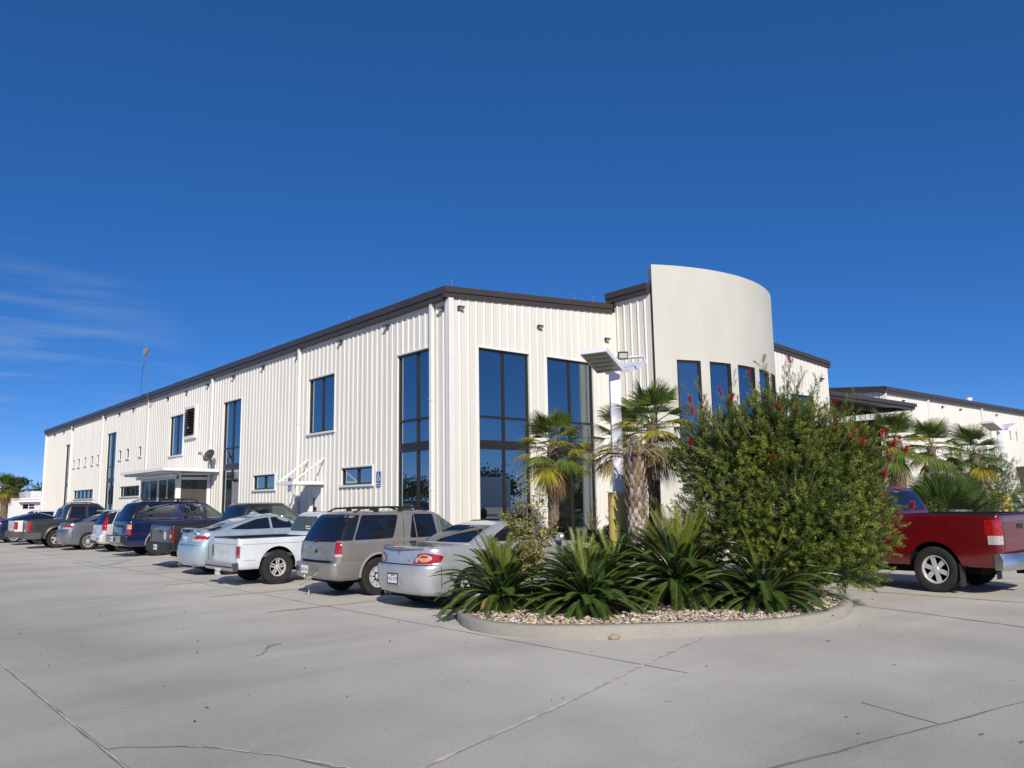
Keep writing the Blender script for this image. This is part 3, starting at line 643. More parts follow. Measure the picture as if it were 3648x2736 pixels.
def finish_body(b, name, mats, cutters, parent, angle=32):
    """cuts wheel arches / load bed; cutters are MB meshes"""
    o = b.build(name, mats, None)
    for k, c in enumerate(cutters):
        co = c.build('cutter', mats, None)
        for p in co.data.polygons: p.material_index = 1
        m = o.modifiers.new('cut', 'BOOLEAN'); m.operation = 'DIFFERENCE'; m.solver = 'EXACT'; m.object = co
        bpy.context.view_layer.update()
        me = bpy.data.meshes.new_from_object(o.evaluated_get(bpy.context.evaluated_depsgraph_get()))
        o.modifiers.clear(); o.data = me; bpy.data.objects.remove(co)
    bm = bmesh.new(); bm.from_mesh(o.data); bmesh.ops.remove_doubles(bm, verts=bm.verts, dist=.0005); smooth_bm(bm, angle)
    bvh = BVHTree.FromBMesh(bm); bm.to_mesh(o.data); bm.free(); o.data.name = name
    o.parent = parent
    return o, bvh
def arch_cut(x, r, hw, depth=.30, z=None, squash=1.0):
    out = []
    for s in (-1, 1):
        b = MB(); n = 28; zc = r if z is None else z; A = []
        for y in (s*(hw-depth), s*(hw+.4)):
            A.append([b.vert((x + r*cos(2*pi*k/n), y, zc + r*squash*sin(2*pi*k/n))) for k in range(n)])
        for k in range(n): b.face((A[0][k], A[0][(k+1) % n], A[1][(k+1) % n], A[1][k]))
        b.face(A[0]); b.face(A[1][::-1]); out.append(b)
    return out
def box_cut(a, c): b = MB(); b.box(a, c); return b
def rounded(poly, r=.04, n=4):
    out = []; N = len(poly)
    for i in range(N):
        p0, p, p1 = Vector(poly[i-1]), Vector(poly[i]), Vector(poly[(i+1) % N])
        a = p + (p0-p).normalized()*min(r, (p0-p).length*.45); c = p + (p1-p).normalized()*min(r, (p1-p).length*.45)
        for k in range(n+1):
            t = k/n; q = a*(1-t)**2 + p*2*t*(1-t) + c*t*t; out.append((q.x, q.y))
    return out
DIRS = {'R': ((0, -3, 0), (0, 1, 0)), 'L': ((0, 3, 0), (0, -1, 0)), 'B': ((-2, 0, 0), (1, 0, 0)), 'F': ((9, 0, 0), (-1, 0, 0)), 'T': ((0, 0, 4), (0, 0, -1))}
def project(bvh, side, u, v, off):
    o, d = DIRS[side]; d = Vector(d)
    p = Vector((u, o[1], v)) if side in 'RL' else (Vector((o[0], u, v)) if side in 'BF' else Vector((u, v, o[2])))
    hit = bvh.ray_cast(p, d)
    k = 0; ok = lambda h: h[0] is not None and abs(h[1].dot(d)) > .3
    while not ok(hit) and k < 60:      # just past the edge of the body: slide inwards until it meets the surface
        k += 1
        if side in 'RL': p.x += .01 if p.x < 2.2 else -.01
        else: p.y *= .985; p.z -= .002 if p.z > .8 else 0
        hit = bvh.ray_cast(p, d)
    if hit[0] is None: return p
    n = hit[1] if hit[1].dot(d) < 0 else -hit[1]
    return hit[0] + n*off
def decal(name, parent, bvh, side, poly, m, off=.004, res=.12, mb=None, both=False):
    """a thin panel following the body surface, given as an outline in side (x,z), rear (y,z) or top (x,y) view"""
    if both and side == 'R' and mb is None:
        decal(name, parent, bvh, 'L', poly, m, off, res); return decal(name, parent, bvh, 'R', poly, m, off, res)
    sides = [side]
    b = mb or MB()
    for sd in sides:
        bm = bmesh.new(); vs = [bm.verts.new((p[0], p[1], 0)) for p in poly]; f = bm.faces.new(vs)
        bmesh.ops.triangulate(bm, faces=bm.faces[:])
        for _ in range(5):
            es = [e for e in bm.edges if e.calc_length() > res]
            if not es: break
            bmesh.ops.subdivide_edges(bm, edges=es, cuts=1); bmesh.ops.triangulate(bm, faces=[f for f in bm.faces if len(f.verts) > 3])
        bm.verts.index_update(); ids = {}
        for v in bm.verts: ids[v.index] = b.vert(project(bvh, sd, v.co.x, v.co.y, off))
        F = [[ids[v.index] for v in f.verts] for f in bm.faces]; bm.free(); D = Vector(DIRS[sd][1]); tot = 0.0
        for f in F:
            p = [Vector(b.v[i]) for i in f[:3]]; tot += (p[1]-p[0]).cross(p[2]-p[0]).dot(D)
        for f in F: b.face(f if tot < 0 else f[::-1])      # outside faces outwards
    if mb: return b
    return b.build(name, m, parent, smooth=True, angle=50, recalc=False)
def line_decal(mb, bvh, side, pts, w=.010, off=.003, both=True, step=.10):
    for sd in ([side, 'L'] if both and side == 'R' else [side]):
        P = []
        for a, c in zip(pts, pts[1:]):
            n = max(1, int(math.dist(a, c)/step)); P += [Vector(a).lerp(Vector(c), k/n) for k in range(n)]
        P.append(Vector(pts[-1])); pr = None
        for k, p in enumerate(P):
            t = (P[min(k+1, len(P)-1)]-P[max(k-1, 0)]).normalized(); n = Vector((-t.y, t.x))*w/2
            q = [mb.vert(project(bvh, sd, *(p+n*s), off)) for s in (1, -1)]
            if pr: mb.face((pr[0], pr[1], q[1], q[0]))
            pr = q
def wheel(parent, x, y, r, w, rim_r, style='five', hand=-1, rimmat=None):
    """hand -1: outer face towards -y"""
    hub = MB(); yo = hand*w/2
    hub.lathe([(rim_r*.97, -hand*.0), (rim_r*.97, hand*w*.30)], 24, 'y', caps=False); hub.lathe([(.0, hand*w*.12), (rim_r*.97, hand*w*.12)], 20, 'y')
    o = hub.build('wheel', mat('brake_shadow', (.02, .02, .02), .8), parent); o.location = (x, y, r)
    t = MB(); s = hand
    pr = [(rim_r, -s*w*.42), (r*.90, -s*w*.5), (r*.97, -s*w*.46), (r, -s*w*.34), (r, s*w*.34), (r*.975, s*w*.46), (r*.91, s*w*.5), (rim_r*1.12, s*w*.47), (rim_r*1.03, s*w*.43), (rim_r, s*w*.40), (rim_r*.99, 0)]
    t.lathe(pr, 36, 'y', caps=False)
    for k in range(36):   # tread blocks
        a = 2*pi*k/36
        for q in (-.3, -.1, .1, .3):
            c, sn = cos(a + q*.12), sin(a + q*.12); M = Matrix(((c, 0, -sn, c*r), (0, 1, 0, q*w), (sn, 0, c, sn*r), (0, 0, 0, 1)))
            t.box((-.004, -w*.075, -.016), (.005, w*.075, .016), M=M)
    t.build('tyre', RUBBER, o, smooth=True, angle=40)
    b = MB(); f = hand*w*.36
    b.lathe([(rim_r*.99, hand*w*.40), (rim_r*1.0, hand*w*.44), (rim_r*.93, hand*w*.43), (rim_r*.88, hand*w*.34), (rim_r*.86, hand*w*.15), (rim_r*.99, hand*w*.15)], 30, 'y', caps=False)
    b.lathe([(0, f+hand*.012), (rim_r*.20, f+hand*.010), (rim_r*.27, f-hand*.005), (rim_r*.27, hand*w*.14), (0, hand*w*.14)], 20, 'y', caps=False)
    n, w0, w1, dbl = {'five': (5, .30, .40, 0), 'six': (6, .30, .34, 0), 'multi': (12, .10, .09, 0), 'star': (5, .13, .16, 1), 'steel': (8, .46, .50, 0), 'seven': (7, .17, .20, 0)}[style]
    for k in range(n):
        a = 2*pi*k/n + .3
        for off in ((-.11, .11) if dbl else (0,)):
            c, sn = cos(a), sin(a); A = []
            for rr, ww in ((rim_r*.2, w0*rim_r/2), (rim_r*.92, w1*rim_r/2)):
                for sg in (-1, 1):
                    tx = sg*ww + off*rim_r*(1 if rr < rim_r*.5 else 1.4)
                    for dy in (0, -.03): A.append(b.vert((rr*c - tx*sn, f + hand*dy, rr*sn + tx*c)))
            for q in ((0,2,6,4),(1,5,7,3),(0,4,5,1),(2,3,7,6),(0,1,3,2),(4,6,7,5)): b.face([A[i] for i in q])
    b.build('rim', rimmat or ALLOY, o, smooth=True, angle=35)
    return o
def wheels(parent, xs, r, w, rim_r, hw, style, inset=.02, rimmat=None):
    for x in xs:
        for s in (-1, 1): wheel(parent, x, s*(hw-w/2-inset), r, w, rim_r, style, s, rimmat)
def plate(parent, bvh, y, z, txt, top='', w=.305, h=.152, off=.02, x=None):
    px = project(bvh, 'B', y, z, 0).x - off if x is None else x
    b = MB(); b.box((px, y-w/2, z-h/2), (px+.008, y+w/2, z+h/2)); o = b.build('license_plate', mat('plate_white', (.74, .75, .72), .4), parent)
    M = Matrix(((0, 0, -1, px-.001), (-1, 0, 0, y), (0, 1, 0, z-.006), (0, 0, 0, 1)))
    text_mesh('lettering', txt, .085, M, mat('plate_blue', (.03, .06, .16), .5), o)
    if top: text_mesh('lettering', top, .028, Matrix.Translation((0, 0, .055)) @ M, MATS['plate_blue'], o)
    return o
def underbody(parent, x0, x1, hw, z0, z1):
    b = MB(); b.box((x0, -hw, z0), (x1, hw, z1)); b.tube([(x0+.1, -hw*.5, z0+.02), (x0+1.2, -hw*.5, z0-.03)], .035, 6)
    b.build('underbody', DARK, parent)
def exhaust(parent, x, y, z): b = MB(); b.tube([(x, y, z), (x+.5, y, z+.02)], .035, 10); b.build('exhaust_pipe', mat('exhaust_steel', (.30, .27, .22), .4, .8), parent)
def mirror(parent, x, hw, z, m, big=1.0):
    for s in (-1, 1):
        b = MB(); M = Matrix.Translation((x, s*(hw+.10*big), z))
        b.lathe([(0, -.06), (.07, -.055), (.095, -.02), (.09, .03), (.05, .06), (0, .068)], 14, 'x'); b.v = [tuple(M @ Vector((p[0]*big, p[1]*1.15*big, p[2]*.85*big))) for p in b.v]
        o = b.build('mirror', m, parent, smooth=True)
        t = MB(); t.box((x-.02, min(s*(hw-.05), s*(hw+.06)), z-.03), (x+.03, max(s*(hw-.05), s*(hw+.06)), z+.01)); t.build('mirror_arm', BLACKP, o)
        g = MB(); g.lathe([(0, 0), (.072, .002)], 14, 'x'); g.v = [tuple(M @ Vector((-.058*big + p[0], p[1]*1.15*big, p[2]*.85*big))) for p in g.v]; g.build('mirror_glass', CHROME, o)
def place(t, x, y, yaw, sx, sz):
    t.location = (x, y, 0); t.rotation_euler = (0, 0, radians(yaw)); t.scale = (sx, sx, sz)
PAINT = {}
def paint(name, col, metal=.55, rough=.34, dust=.1):
    return mat('paint_' + name, col, rough, metal, .5, 1.0, dust, 3)

def coupe(label, pm, x, y, yaw, s, zs):
    """two door coupe"""
    C = thing('parked_car', label, 'car'); L = 4.83
    lv = [(.20, .32, 4.55, .76, .3, .3, .10, .2), (.26, .10, 4.74, .86, .34, .5, .12, .25), (.36, .03, 4.80, .885, .36, .55, .13, .28), (.52, 0, 4.83, .895, .38, .6, .14, .3), (.66, .0, 4.81, .897, .38, .6, .14, .3), (.715, .03, 4.76, .895, .38, .6, .14, .3), (.735, .09, 4.70, .89, .36, .6, .14, .3),
          (.86, .11, 4.45, .88, .34, .55, .14, .3), (.945, .12, 4.1, .862, .30, .5, .14, .25), (.985, .145, 3.75, .84, .26, .45, .14, .2), (1.0, .22, 3.55, .82, .25, .42, .14, .2), (1.015, .90, 3.42, .805, .16, .40, .12, .2), (1.035, 1.0, 3.34, .785, .15, .38, .12, .2), (1.12, 1.18, 3.12, .745, .14, .35, .12, .2), (1.25, 1.50, 2.80, .675, .14, .32, .12, .18), (1.335, 1.76, 2.52, .60, .14, .3, .1, .15), (1.375, 1.95, 2.35, .52, .15, .26, .08, .1), (1.395, 2.10, 2.25, .36, .15, .2, .05, .05)]
    body, bvh = finish_body(loft(lv, 3, .05, L), 'body', [pm, DARK], arch_cut(1.0, .345, .9, z=.32) + arch_cut(3.72, .345, .9, z=.32), C)
    decal('rear_window', C, bvh, 'B', rounded([(-.70, 1.045), (.70, 1.045), (.53, 1.35), (-.53, 1.35)], .05), CGLASS)
    decal('side_window', C, bvh, 'R', rounded([(1.50, 1.045), (1.74, 1.18), (2.0, 1.285), (2.32, 1.325), (2.62, 1.29), (2.93, 1.17), (3.22, 1.04), (2.40, 1.035)], .04), CGLASS, both=True)
    decal('windshield', C, bvh, 'F', rounded([(-.62, 1.05), (.62, 1.05), (.48, 1.32), (-.48, 1.32)], .04), CGLASS)
    for k, sg in enumerate((-1, 1)):
        red = MB(); decal('', None, bvh, 'B', rounded([(sg*.42, .745), (sg*.52, .895), (sg*.70, .915), (sg*.80, .90), (sg*.80, .745)], .03), REDL, .006, mb=red)
        o = None
        decal('', None, bvh, 'R' if sg < 0 else 'L', rounded([(.13, .745), (.13, .90), (.30, .90), (.47, .862), (.40, .765)], .03), REDL, .006, mb=red, res=.06)
        o = red.build('tail_light', REDL, C, smooth=True, angle=50)
        e = MB(); decal('', None, bvh, 'B', [(sg*.655 + .115*cos(a), .83 + .058*sin(a)) for a in [2*pi*i/16 for i in range(16)]], CLEARL, .012, mb=e); e.build('lens', CLEARL, o)
        e = MB(); decal('', None, bvh, 'B', [(sg*.655 + .085*cos(a), .81 + .026*sin(a)) for a in [2*pi*i/14 for i in range(14)]], AMBERL, .016, mb=e); e.build('indicator', AMBERL, o)
        e = MB(); decal('', None, bvh, 'B', [(sg*.655 + .07*cos(a), .853 + .02*sin(a)) for a in [2*pi*i/14 for i in range(14)]], REDL, .016, mb=e); e.build('brake_lamp', REDL, o)
        e = MB(); decal('', None, bvh, 'B', rounded([(sg*.47, .765), (sg*.505, .85), (sg*.545, .82), (sg*.535, .765)], .02), CLEARL, .012, mb=e); e.build('reversing_lamp', CLEARL, o)
    g = MB(); line_decal(g, bvh, 'B', [(-.44, .735), (-.43, .80), (-.40, .97)], .008); line_decal(g, bvh, 'B', [(.44, .735), (.43, .80), (.40, .97)], .008); line_decal(g, bvh, 'B', [(-.80, .725), (.80, .725)], .012)
    line_decal(g, bvh, 'R', [(.42, .25), (.40, .70)], .010); line_decal(g, bvh, 'R', [(.5, .58), (4.3, .60)], .010); line_decal(g, bvh, 'R', [(1.62, 1.03), (1.60, .7), (1.75, .42), (3.0, .36), (3.22, .7), (3.15, 1.0)], .010); g.build('panel_gap', DARK, C)
    r = MB(); r.lathe([(.30, 0), (.34, .012), (.345, 0)], 4, 'z')
    r = MB()
    A = [(.11, -.62, .985), (.06, 0, 1.005), (.11, .62, .985)]
    for k in range(13):
        yy = -.64 + k*1.28/12; xx = .09 + .12*(yy/.64)**2
        for dx, dz in ((-.03, .018), (.02, .032), (.14, .022), (.14, -.01), (-.01, -.012)): r.vert((xx+dx, yy, .985 + dz))
    for k in range(12):
        for j in range(5): r.face((k*5+j, k*5+(j+1) % 5, k*5+5+(j+1) % 5, k*5+5+j))
    r.face(range(5)); r.face(range(60, 65))
    sp = r.build('spoiler', pm, C, smooth=True, angle=50)
    q = MB(); q.box((.065, -.18, .988), (.075, .18, 1.003)); q.build('brake_light', mat('dark_red_lamp', (.16, .01, .012), .2), sp)
    b = MB(); b.lathe([(.030, -.004), (.036, .0), (.030, .004)], 16, 'x', close=True); b.v = [(p[0]+project(bvh, 'B', 0, .90, .004).x, p[1]*1.35, p[2]+.90) for p in b.v]; b.tube([(project(bvh, 'B', 0, .90, .006).x, -.04, .90), (project(bvh, 'B', 0, .9, .006).x, .04, .90)], .006, 5); b.build('emblem', CHROME, C)
    bx = project(bvh, 'B', .33, .86, .004).x
    b = MB(); b.box((bx, .325, .80), (bx+.01, .335, .93)); b.box((bx, .295, .885), (bx+.01, .365, .893)); b.build('emblem', CHROME, C)
    bx = project(bvh, 'B', -.30, .79, .003).x
    M = Matrix(((0, 0, -1, bx-.003), (-1, .25, 0, -.26), (0, 1, 0, .79), (0, 0, 0, 1))); text_mesh('lettering', 'SOLARA', .055, M, CHROME, C)
    rc = MB(); decal('', None, bvh, 'B', [(-.19, .39), (.24, .39), (.21, .60), (-.19, .60)], pm, .004, mb=rc); rc.build('plate_recess', mat('recess_grey', (.42, .43, .44), .5), C)
    p = plate(C, bvh, 0, .495, 'HJG 81P', 'MISSISSIPPI'); f = MB(); px = p.data.vertices[0].co.x
    for a, c in (((px-.004, -.17, .41), (px+.006, .17, .425)), ((px-.004, -.17, .565), (px+.006, .17, .585)), ((px-.004, -.17, .425), (px+.006, -.152, .565)), ((px-.004, .152, .425), (px+.006, .17, .565))): f.box(a, c)
    f.build('frame', BLACKP, p)
    for s_ in (-1, 1):
        h = MB(); decal('', None, bvh, 'R' if s_ < 0 else 'L', rounded([(1.72, .86), (1.92, .865), (1.92, .895), (1.72, .89)], .012), pm, .022, mb=h); h.build('door_handle', pm, C)
        h = MB(); decal('', None, bvh, 'R' if s_ < 0 else 'L', rounded([(4.05, .74), (4.22, .73), (4.22, .75), (4.05, .76)], .01), CHROME, .012, mb=h); h.build('side_marker', CHROME, C)
    mirror(C, 3.08, .86, 1.07, pm); wheels(C, (1.0, 3.72), .325, .205, .20, .88, 'steel'); underbody(C, .35, 4.3, .62, .16, .4); exhaust(C, .12, .45, .25)
    place(C, x, y, yaw, s, zs); return C

def sedan(label, pm, x, y, yaw, s, zs, fast=True, rim='seven', simple=False, spoiler=True, txt='', lampz=(.82, .965), glass=None):
    """four door sedan with a sloping tail"""
    C = thing('parked_car', label, 'car'); L = 4.9; glass = glass or CGLASS
    lv = [(.20, .35, 4.6, .78, .3, .3, .10, .2), (.26, .10, 4.80, .87, .34, .5, .13, .25), (.38, .03, 4.87, .905, .36, .55, .15, .28), (.56, .0, 4.9, .918, .38, .6, .16, .3), (.70, .02, 4.88, .918, .38, .6, .16, .3), (.78, .06, 4.8, .915, .36, .6, .16, .3), (.90, .10, 4.5, .905, .34, .55, .16, .3), (.99, .13, 4.15, .885, .30, .5, .16, .25), (1.04, .17, 3.85, .86, .26, .45, .15, .2),
          (1.06, .30, 3.7, .84, .25, .42, .14, .2), (1.075, .56, 3.62, .825, .18, .40, .13, .2), (1.10, .66, 3.52, .80, .15, .38, .12, .2), (1.20, .98, 3.25, .75, .14, .35, .12, .2), (1.32, 1.40, 2.92, .68, .14, .32, .12, .18), (1.41, 1.82, 2.62, .60, .15, .3, .1, .15), (1.45, 2.1, 2.46, .50, .2, .26, .08, .1), (1.465, 2.22, 2.36, .34, .15, .2, .05, .05)]
    body, bvh = finish_body(loft(lv, 3, .05, L), 'body', [pm, DARK], arch_cut(1.05, .355, .92, z=.33) + arch_cut(3.85, .355, .92, z=.33), C)
    decal('rear_window', C, bvh, 'B', rounded([(-.72, 1.10), (.72, 1.10), (.54, 1.41), (-.54, 1.41)], .05), glass)
    decal('side_window', C, bvh, 'R', rounded([(1.02, 1.095), (1.45, 1.23), (1.80, 1.325), (2.17, 1.365), (2.18, 1.085), (1.5, 1.08)], .03), glass, both=True)
    decal('side_window', C, bvh, 'R', rounded([(2.25, 1.085), (2.24, 1.37), (2.55, 1.365), (2.86, 1.27), (3.36, 1.09)], .03), glass, both=True)
    decal('windshield', C, bvh, 'F', rounded([(-.66, 1.12), (.66, 1.12), (.5, 1.4), (-.5, 1.4)], .04), glass)
    for sg in (-1, 1):
        z0, z1 = lampz; red = MB(); decal('', None, bvh, 'B', rounded([(sg*.46, z0+.03), (sg*.56, z1-.01), (sg*.70, z1), (sg*.84, z1-.01), (sg*.84, z0+.03)], .02), REDL, .006, mb=red)
        decal('', None, bvh, 'R' if sg < 0 else 'L', rounded([(.14, z0+.03), (.14, z1-.01), (.46, z1-.02), (.40, z0+.05)], .02), REDL, .006, mb=red, res=.06)
        o = red.build('tail_light', REDL, C, smooth=True, angle=50)
        e = MB(); decal('', None, bvh, 'B', rounded([(sg*.43, z0), (sg*.47, z0+.065), (sg*.84, z0+.06), (sg*.84, z0)], .015), CLEARL, .010, mb=e); decal('', None, bvh, 'R' if sg < 0 else 'L', rounded([(.15, z0), (.15, z0+.06), (.26, z0+.06), (.24, z0)], .012), CLEARL, .010, mb=e, res=.06); e.build('reversing_lamp', CLEARL, o)
    g = MB(); line_decal(g, bvh, 'R', [(.42, .25), (.40, .80)], .010); line_decal(g, bvh, 'B', [(-.82, .74), (.82, .74)], .010); line_decal(g, bvh, 'R', [(2.21, 1.08), (2.22, .40)], .010); line_decal(g, bvh, 'R', [(1.45, 1.07), (1.35, .75), (1.55, .40)], .010); line_decal(g, bvh, 'R', [(3.35, 1.05), (3.40, .6)], .010); g.build('panel_gap', DARK, C)
    w = MB(); line_decal(w, bvh, 'R', [(1.50, 1.09), (1.48, 1.235)], .02, .006); w.build('window_bar', BLACKP, C)
    if spoiler:
        r = MB()
        for k in range(15):
            yy = -.70 + k*1.40/14; e = abs(yy)/.70; xx = .10 + .20*e**3; zz = 1.125 - .055*e**4
            for dx, dz in ((-.05, .012), (.03, .030), (.17, .012), (.17, -.008), (-.02, -.012)): r.vert((xx+dx, yy, zz+dz))
        for k in range(14):
            for j in range(5): r.face((k*5+j, k*5+(j+1) % 5, k*5+5+(j+1) % 5, k*5+5+j))
        r.face(range(5)); r.face(range(70, 75))
        for s_ in (-.5, .5): r.box((.14, s_-.04, 1.03), (.24, s_+.04, 1.12))
        r.build('spoiler', pm, C, smooth=True, angle=45)
    bx = project(bvh, 'B', 0, .97, .0).x; b = MB(); b.lathe([(0, -.012), (.03, -.008), (.042, 0)], 14, 'x'); b.v = [(p[0]+bx, p[1]*1.2, p[2]+.97) for p in b.v]; b.build('emblem', CHROME, C)
    plate(C, bvh, 0, .86, txt or 'MAD 274', off=.012)
    for s_ in (-1, 1):
        for hx in (1.62, 2.72):
            h = MB(); decal('', None, bvh, 'R' if s_ < 0 else 'L', rounded([(hx, .93), (hx+.2, .935), (hx+.2, .965), (hx, .96)], .012), pm, .02, mb=h); h.build('door_handle', pm, C)
    f = MB(); f.lathe([(0, .06), (.03, .05), (.11, 0)], 4, 'z'); f.v = [(p[0]*1.3+2.0, p[1]*.4, p[2]+1.455) for p in f.v]; f.build('roof_aerial', pm, C)
    mirror(C, 3.2, .87, 1.12, pm); wheels(C, (1.05, 3.85), .335, .215, .225, .90, rim); underbody(C, .35, 4.4, .64, .16, .4); exhaust(C, .10, -.55, .24); exhaust(C, .10, .55, .24)
    place(C, x, y, yaw, s, zs); return C

def suv(label, pm, x, y, yaw, s, zs, L, W, H, kind, txt, rimstyle, r, rimmat=None):
    C = thing('parked_suv', label, 'suv'); hw = W/2; k = H/1.63; q = L/4.66
    Z = lambda z: z*k if z > .7 else z*(k*.5+.5)
    base = [(.32, .14, 4.5, .86, .1, .3, .03, .2), (.38, .0, 4.62, .965, .12, .4, .04, .25), (.50, -.04, 4.66, 1.0, .14, .45, .05, .28), (.62, -.04, 4.66, 1.0, .14, .45, .05, .28), (.655, -.02, 4.65, .998, .14, .45, .05, .28), (.665, .065, 4.64, .985, .12, .45, .04, .28), (.82, .08, 4.62, .995, .12, .45, .05, .28), (.96, .09, 4.5, .99, .12, .4, .05, .25), (1.03, .10, 4.1, .98, .12, .36, .05, .2), (1.06, .11, 3.75, .965, .12, .34, .06, .2), (1.09, .125, 3.55, .945, .13, .32, .07, .2), (1.25, .19, 3.28, .90, .14, .3, .08, .2), (1.42, .285, 3.0, .84, .15, .28, .09, .18), (1.53, .37, 2.82, .795, .15, .25, .09, .15), (1.585, .46, 2.7, .74, .15, .22, .08, .1), (1.615, .58, 2.6, .64, .14, .2, .06, .1), (1.63, .78, 2.45, .42, .12, .15, .04, .05)]
    lv = [(Z(z), xr*k, xf*q, h*hw, rr, rf, br, bf) for z, xr, xf, h, rr, rf, br, bf in base]
    xw = (1.03*q*1.03, 3.72*q)
    body, bvh = finish_body(loft(lv, 3, .03, L), 'body', [pm, DARK], arch_cut(xw[0], r*1.19, hw, z=r*1.02) + arch_cut(xw[1], r*1.19, hw, z=r*1.02), C)
    zb, zt = Z(1.075), Z(1.55)
    decal('rear_window', C, bvh, 'B', rounded([(-.86*hw, Z(1.07)), (.86*hw, Z(1.07)), (.73*hw, Z(1.56)), (-.73*hw, Z(1.56))], .05), CGLASS)
    for sg in ('R', 'L'):
        p_ = MB(); decal('', None, bvh, sg, [(.165*k, Z(1.075)), (.47*k, Z(1.075)), (.70*k, Z(1.555)), (.40*k, Z(1.555))], BLACKP, .004, mb=p_, res=.07); p_.build('rear_pillar', mat('gloss_black', (.012, .012, .013), .12, coat=1.0), C, smooth=True)
    quarter = [(.50*k, zb), (1.42*q, zb+.01), (1.62*q, zt-.01), (.74*k, zt)]
    decal('side_window', C, bvh, 'R', rounded(quarter, .06), CGLASS, .006, both=True)
    decal('side_window', C, bvh, 'R', rounded([(1.84*q, zb), (2.56*q, zb), (2.50*q, zt-.01), (1.98*q, zt)], .05), CGLASS, .006, both=True)
    decal('side_window', C, bvh, 'R', rounded([(2.68*q, zb), (3.46*q, zb), (3.34*q, zb+.07), (2.88*q, zt-.02), (2.68*q, zt-.01)], .05), CGLASSC if kind != 'soul' else CGLASS, .006, both=True)
    decal('windshield', C, bvh, 'F', rounded([(-.80*hw, Z(1.13)), (.80*hw, Z(1.13)), (.68*hw, Z(1.52)), (-.68*hw, Z(1.52))], .05), CGLASS)
    g = MB(); line_decal(g, bvh, 'R', [(1.74*q, Z(1.57)), (1.70*q, Z(1.1)), (1.62*q, Z(.9)), (1.72*q, Z(.45))], .012); line_decal(g, bvh, 'R', [(2.62*q, Z(1.57)), (2.62*q, Z(.42))], .012); line_decal(g, bvh, 'R', [(3.5*q, Z(1.05)), (3.46*q, Z(.5))], .012)
    line_decal(g, bvh, 'B', [(-.80*hw, Z(1.06)), (.80*hw, Z(1.06))], .014); line_decal(g, bvh, 'B', [(-.83*hw, Z(.68)), (-.83*hw, Z(1.07))], .010); line_decal(g, bvh, 'B', [(.83*hw, Z(.68)), (.83*hw, Z(1.07))], .010); g.build('panel_gap', DARK, C)
    w = MB(); line_decal(w, bvh, 'R', [(2.02*q, zb), (2.00*q, zt)], .025, .009); w.build('window_bar', BLACKP if kind != 'blazer' else pm, C)
    for sg in (-1, 1):
        def lamp(name, z0, z1, m, par, off=.008, hy=(.84, .985), hx=.22*k):
            e = MB(); decal('', None, bvh, 'B', rounded([(sg*hy[0]*hw, z0), (sg*hy[0]*hw, z1), (sg*hy[1]*hw, z1), (sg*hy[1]*hw, z0)], .015), m, off, mb=e, res=.06)
            decal('', None, bvh, 'R' if sg < 0 else 'L', rounded([(.10*k, z0), (.10*k, z1), (hx, z1), (hx, z0)], .015), m, off, mb=e, res=.06); return e.build(name, m, par, smooth=True, angle=50)
        if kind == 'blazer':
            o = lamp('tail_light', Z(.83), Z(1.045), REDL, C); lamp('reversing_lamp', Z(.775), Z(.828), CLEARL, o)
        elif kind == 'suburban':
            o = lamp('tail_light', Z(.70), Z(.81), REDL, C); lamp('reversing_lamp', Z(.815), Z(.865), CLEARL, o); lamp('indicator', Z(.87), Z(.945), AMBERL, o)
        else:
            e = MB(); decal('', None, bvh, 'B', rounded([(sg*.83*hw, Z(.84)), (sg*.72*hw, Z(1.38)), (sg*.80*hw, Z(1.38)), (sg*.95*hw, Z(.84))], .02), REDL, .01, mb=e)
            decal('', None, bvh, 'R' if sg < 0 else 'L', rounded([(.11*k, Z(.84)), (.27*k, Z(1.38)), (.33*k, Z(1.38)), (.26*k, Z(.84))], .02), REDL, .01, mb=e, res=.07); o = e.build('tail_light', REDL, C, smooth=True)
            e = MB(); decal('', None, bvh, 'B', rounded([(sg*.60*hw, Z(.50)), (sg*.60*hw, Z(.57)), (sg*.85*hw, Z(.57)), (sg*.80*hw, Z(.48))], .015), REDL, .008, mb=e); e.build('reflector', REDL, C)
    if kind in ('blazer', 'suburban'):
        zr = H + .005
        for sg in (-1, 1):
            t = MB(); yy = sg*.66*hw; t.tube([(.62*k, yy, zr-.035), (.80*k, yy, zr+.045), (1.4*q, yy, zr+.065), (2.2*q, yy, zr+.05), (2.45*q, yy, zr-.03)], [.022]*5, 6)
            for xx in (1.15, 1.75): t.box((xx*q-.05, yy-.03, zr-.04), (xx*q+.05, yy+.03, zr+.05))
            rr_ = t.build('roof_rail', BLACKP, C)
        t = MB()
        for xx in (1.0, 2.1): t.tube([(xx*q, -.64*hw, zr+.045), (xx*q, .64*hw, zr+.045)], .016, 6)
        t.build('roof_bar', BLACKP, C)
    if kind == 'blazer':
        wp = MB(); wx = project(bvh, 'B', -.05, Z(1.09), .0).x; wp.box((wx-.05, -.0, Z(1.05)), (wx, .10, Z(1.09))); wp.tube([(wx-.04, .02, Z(1.075)), (wx-.03, -.40, Z(1.10))], .010, 5); wp.build('rear_wiper', BLACKP, C)
        h = MB(); decal('', None, bvh, 'B', rounded([(-.06, .835), (.06, .835), (.06, .90), (-.06, .90)], .01), BLACKP, .006, mb=h); h.build('latch_handle', BLACKP, C)
        bx = project(bvh, 'B', -.45, .725, .003).x; text_mesh('lettering', 'BLAZER', .05, Matrix(((0, 0, -1, bx-.003), (-1, 0, 0, -.48), (0, 1, 0, .725), (0, 0, 0, 1))), mat('badge_grey', (.15, .14, .13), .4), C)
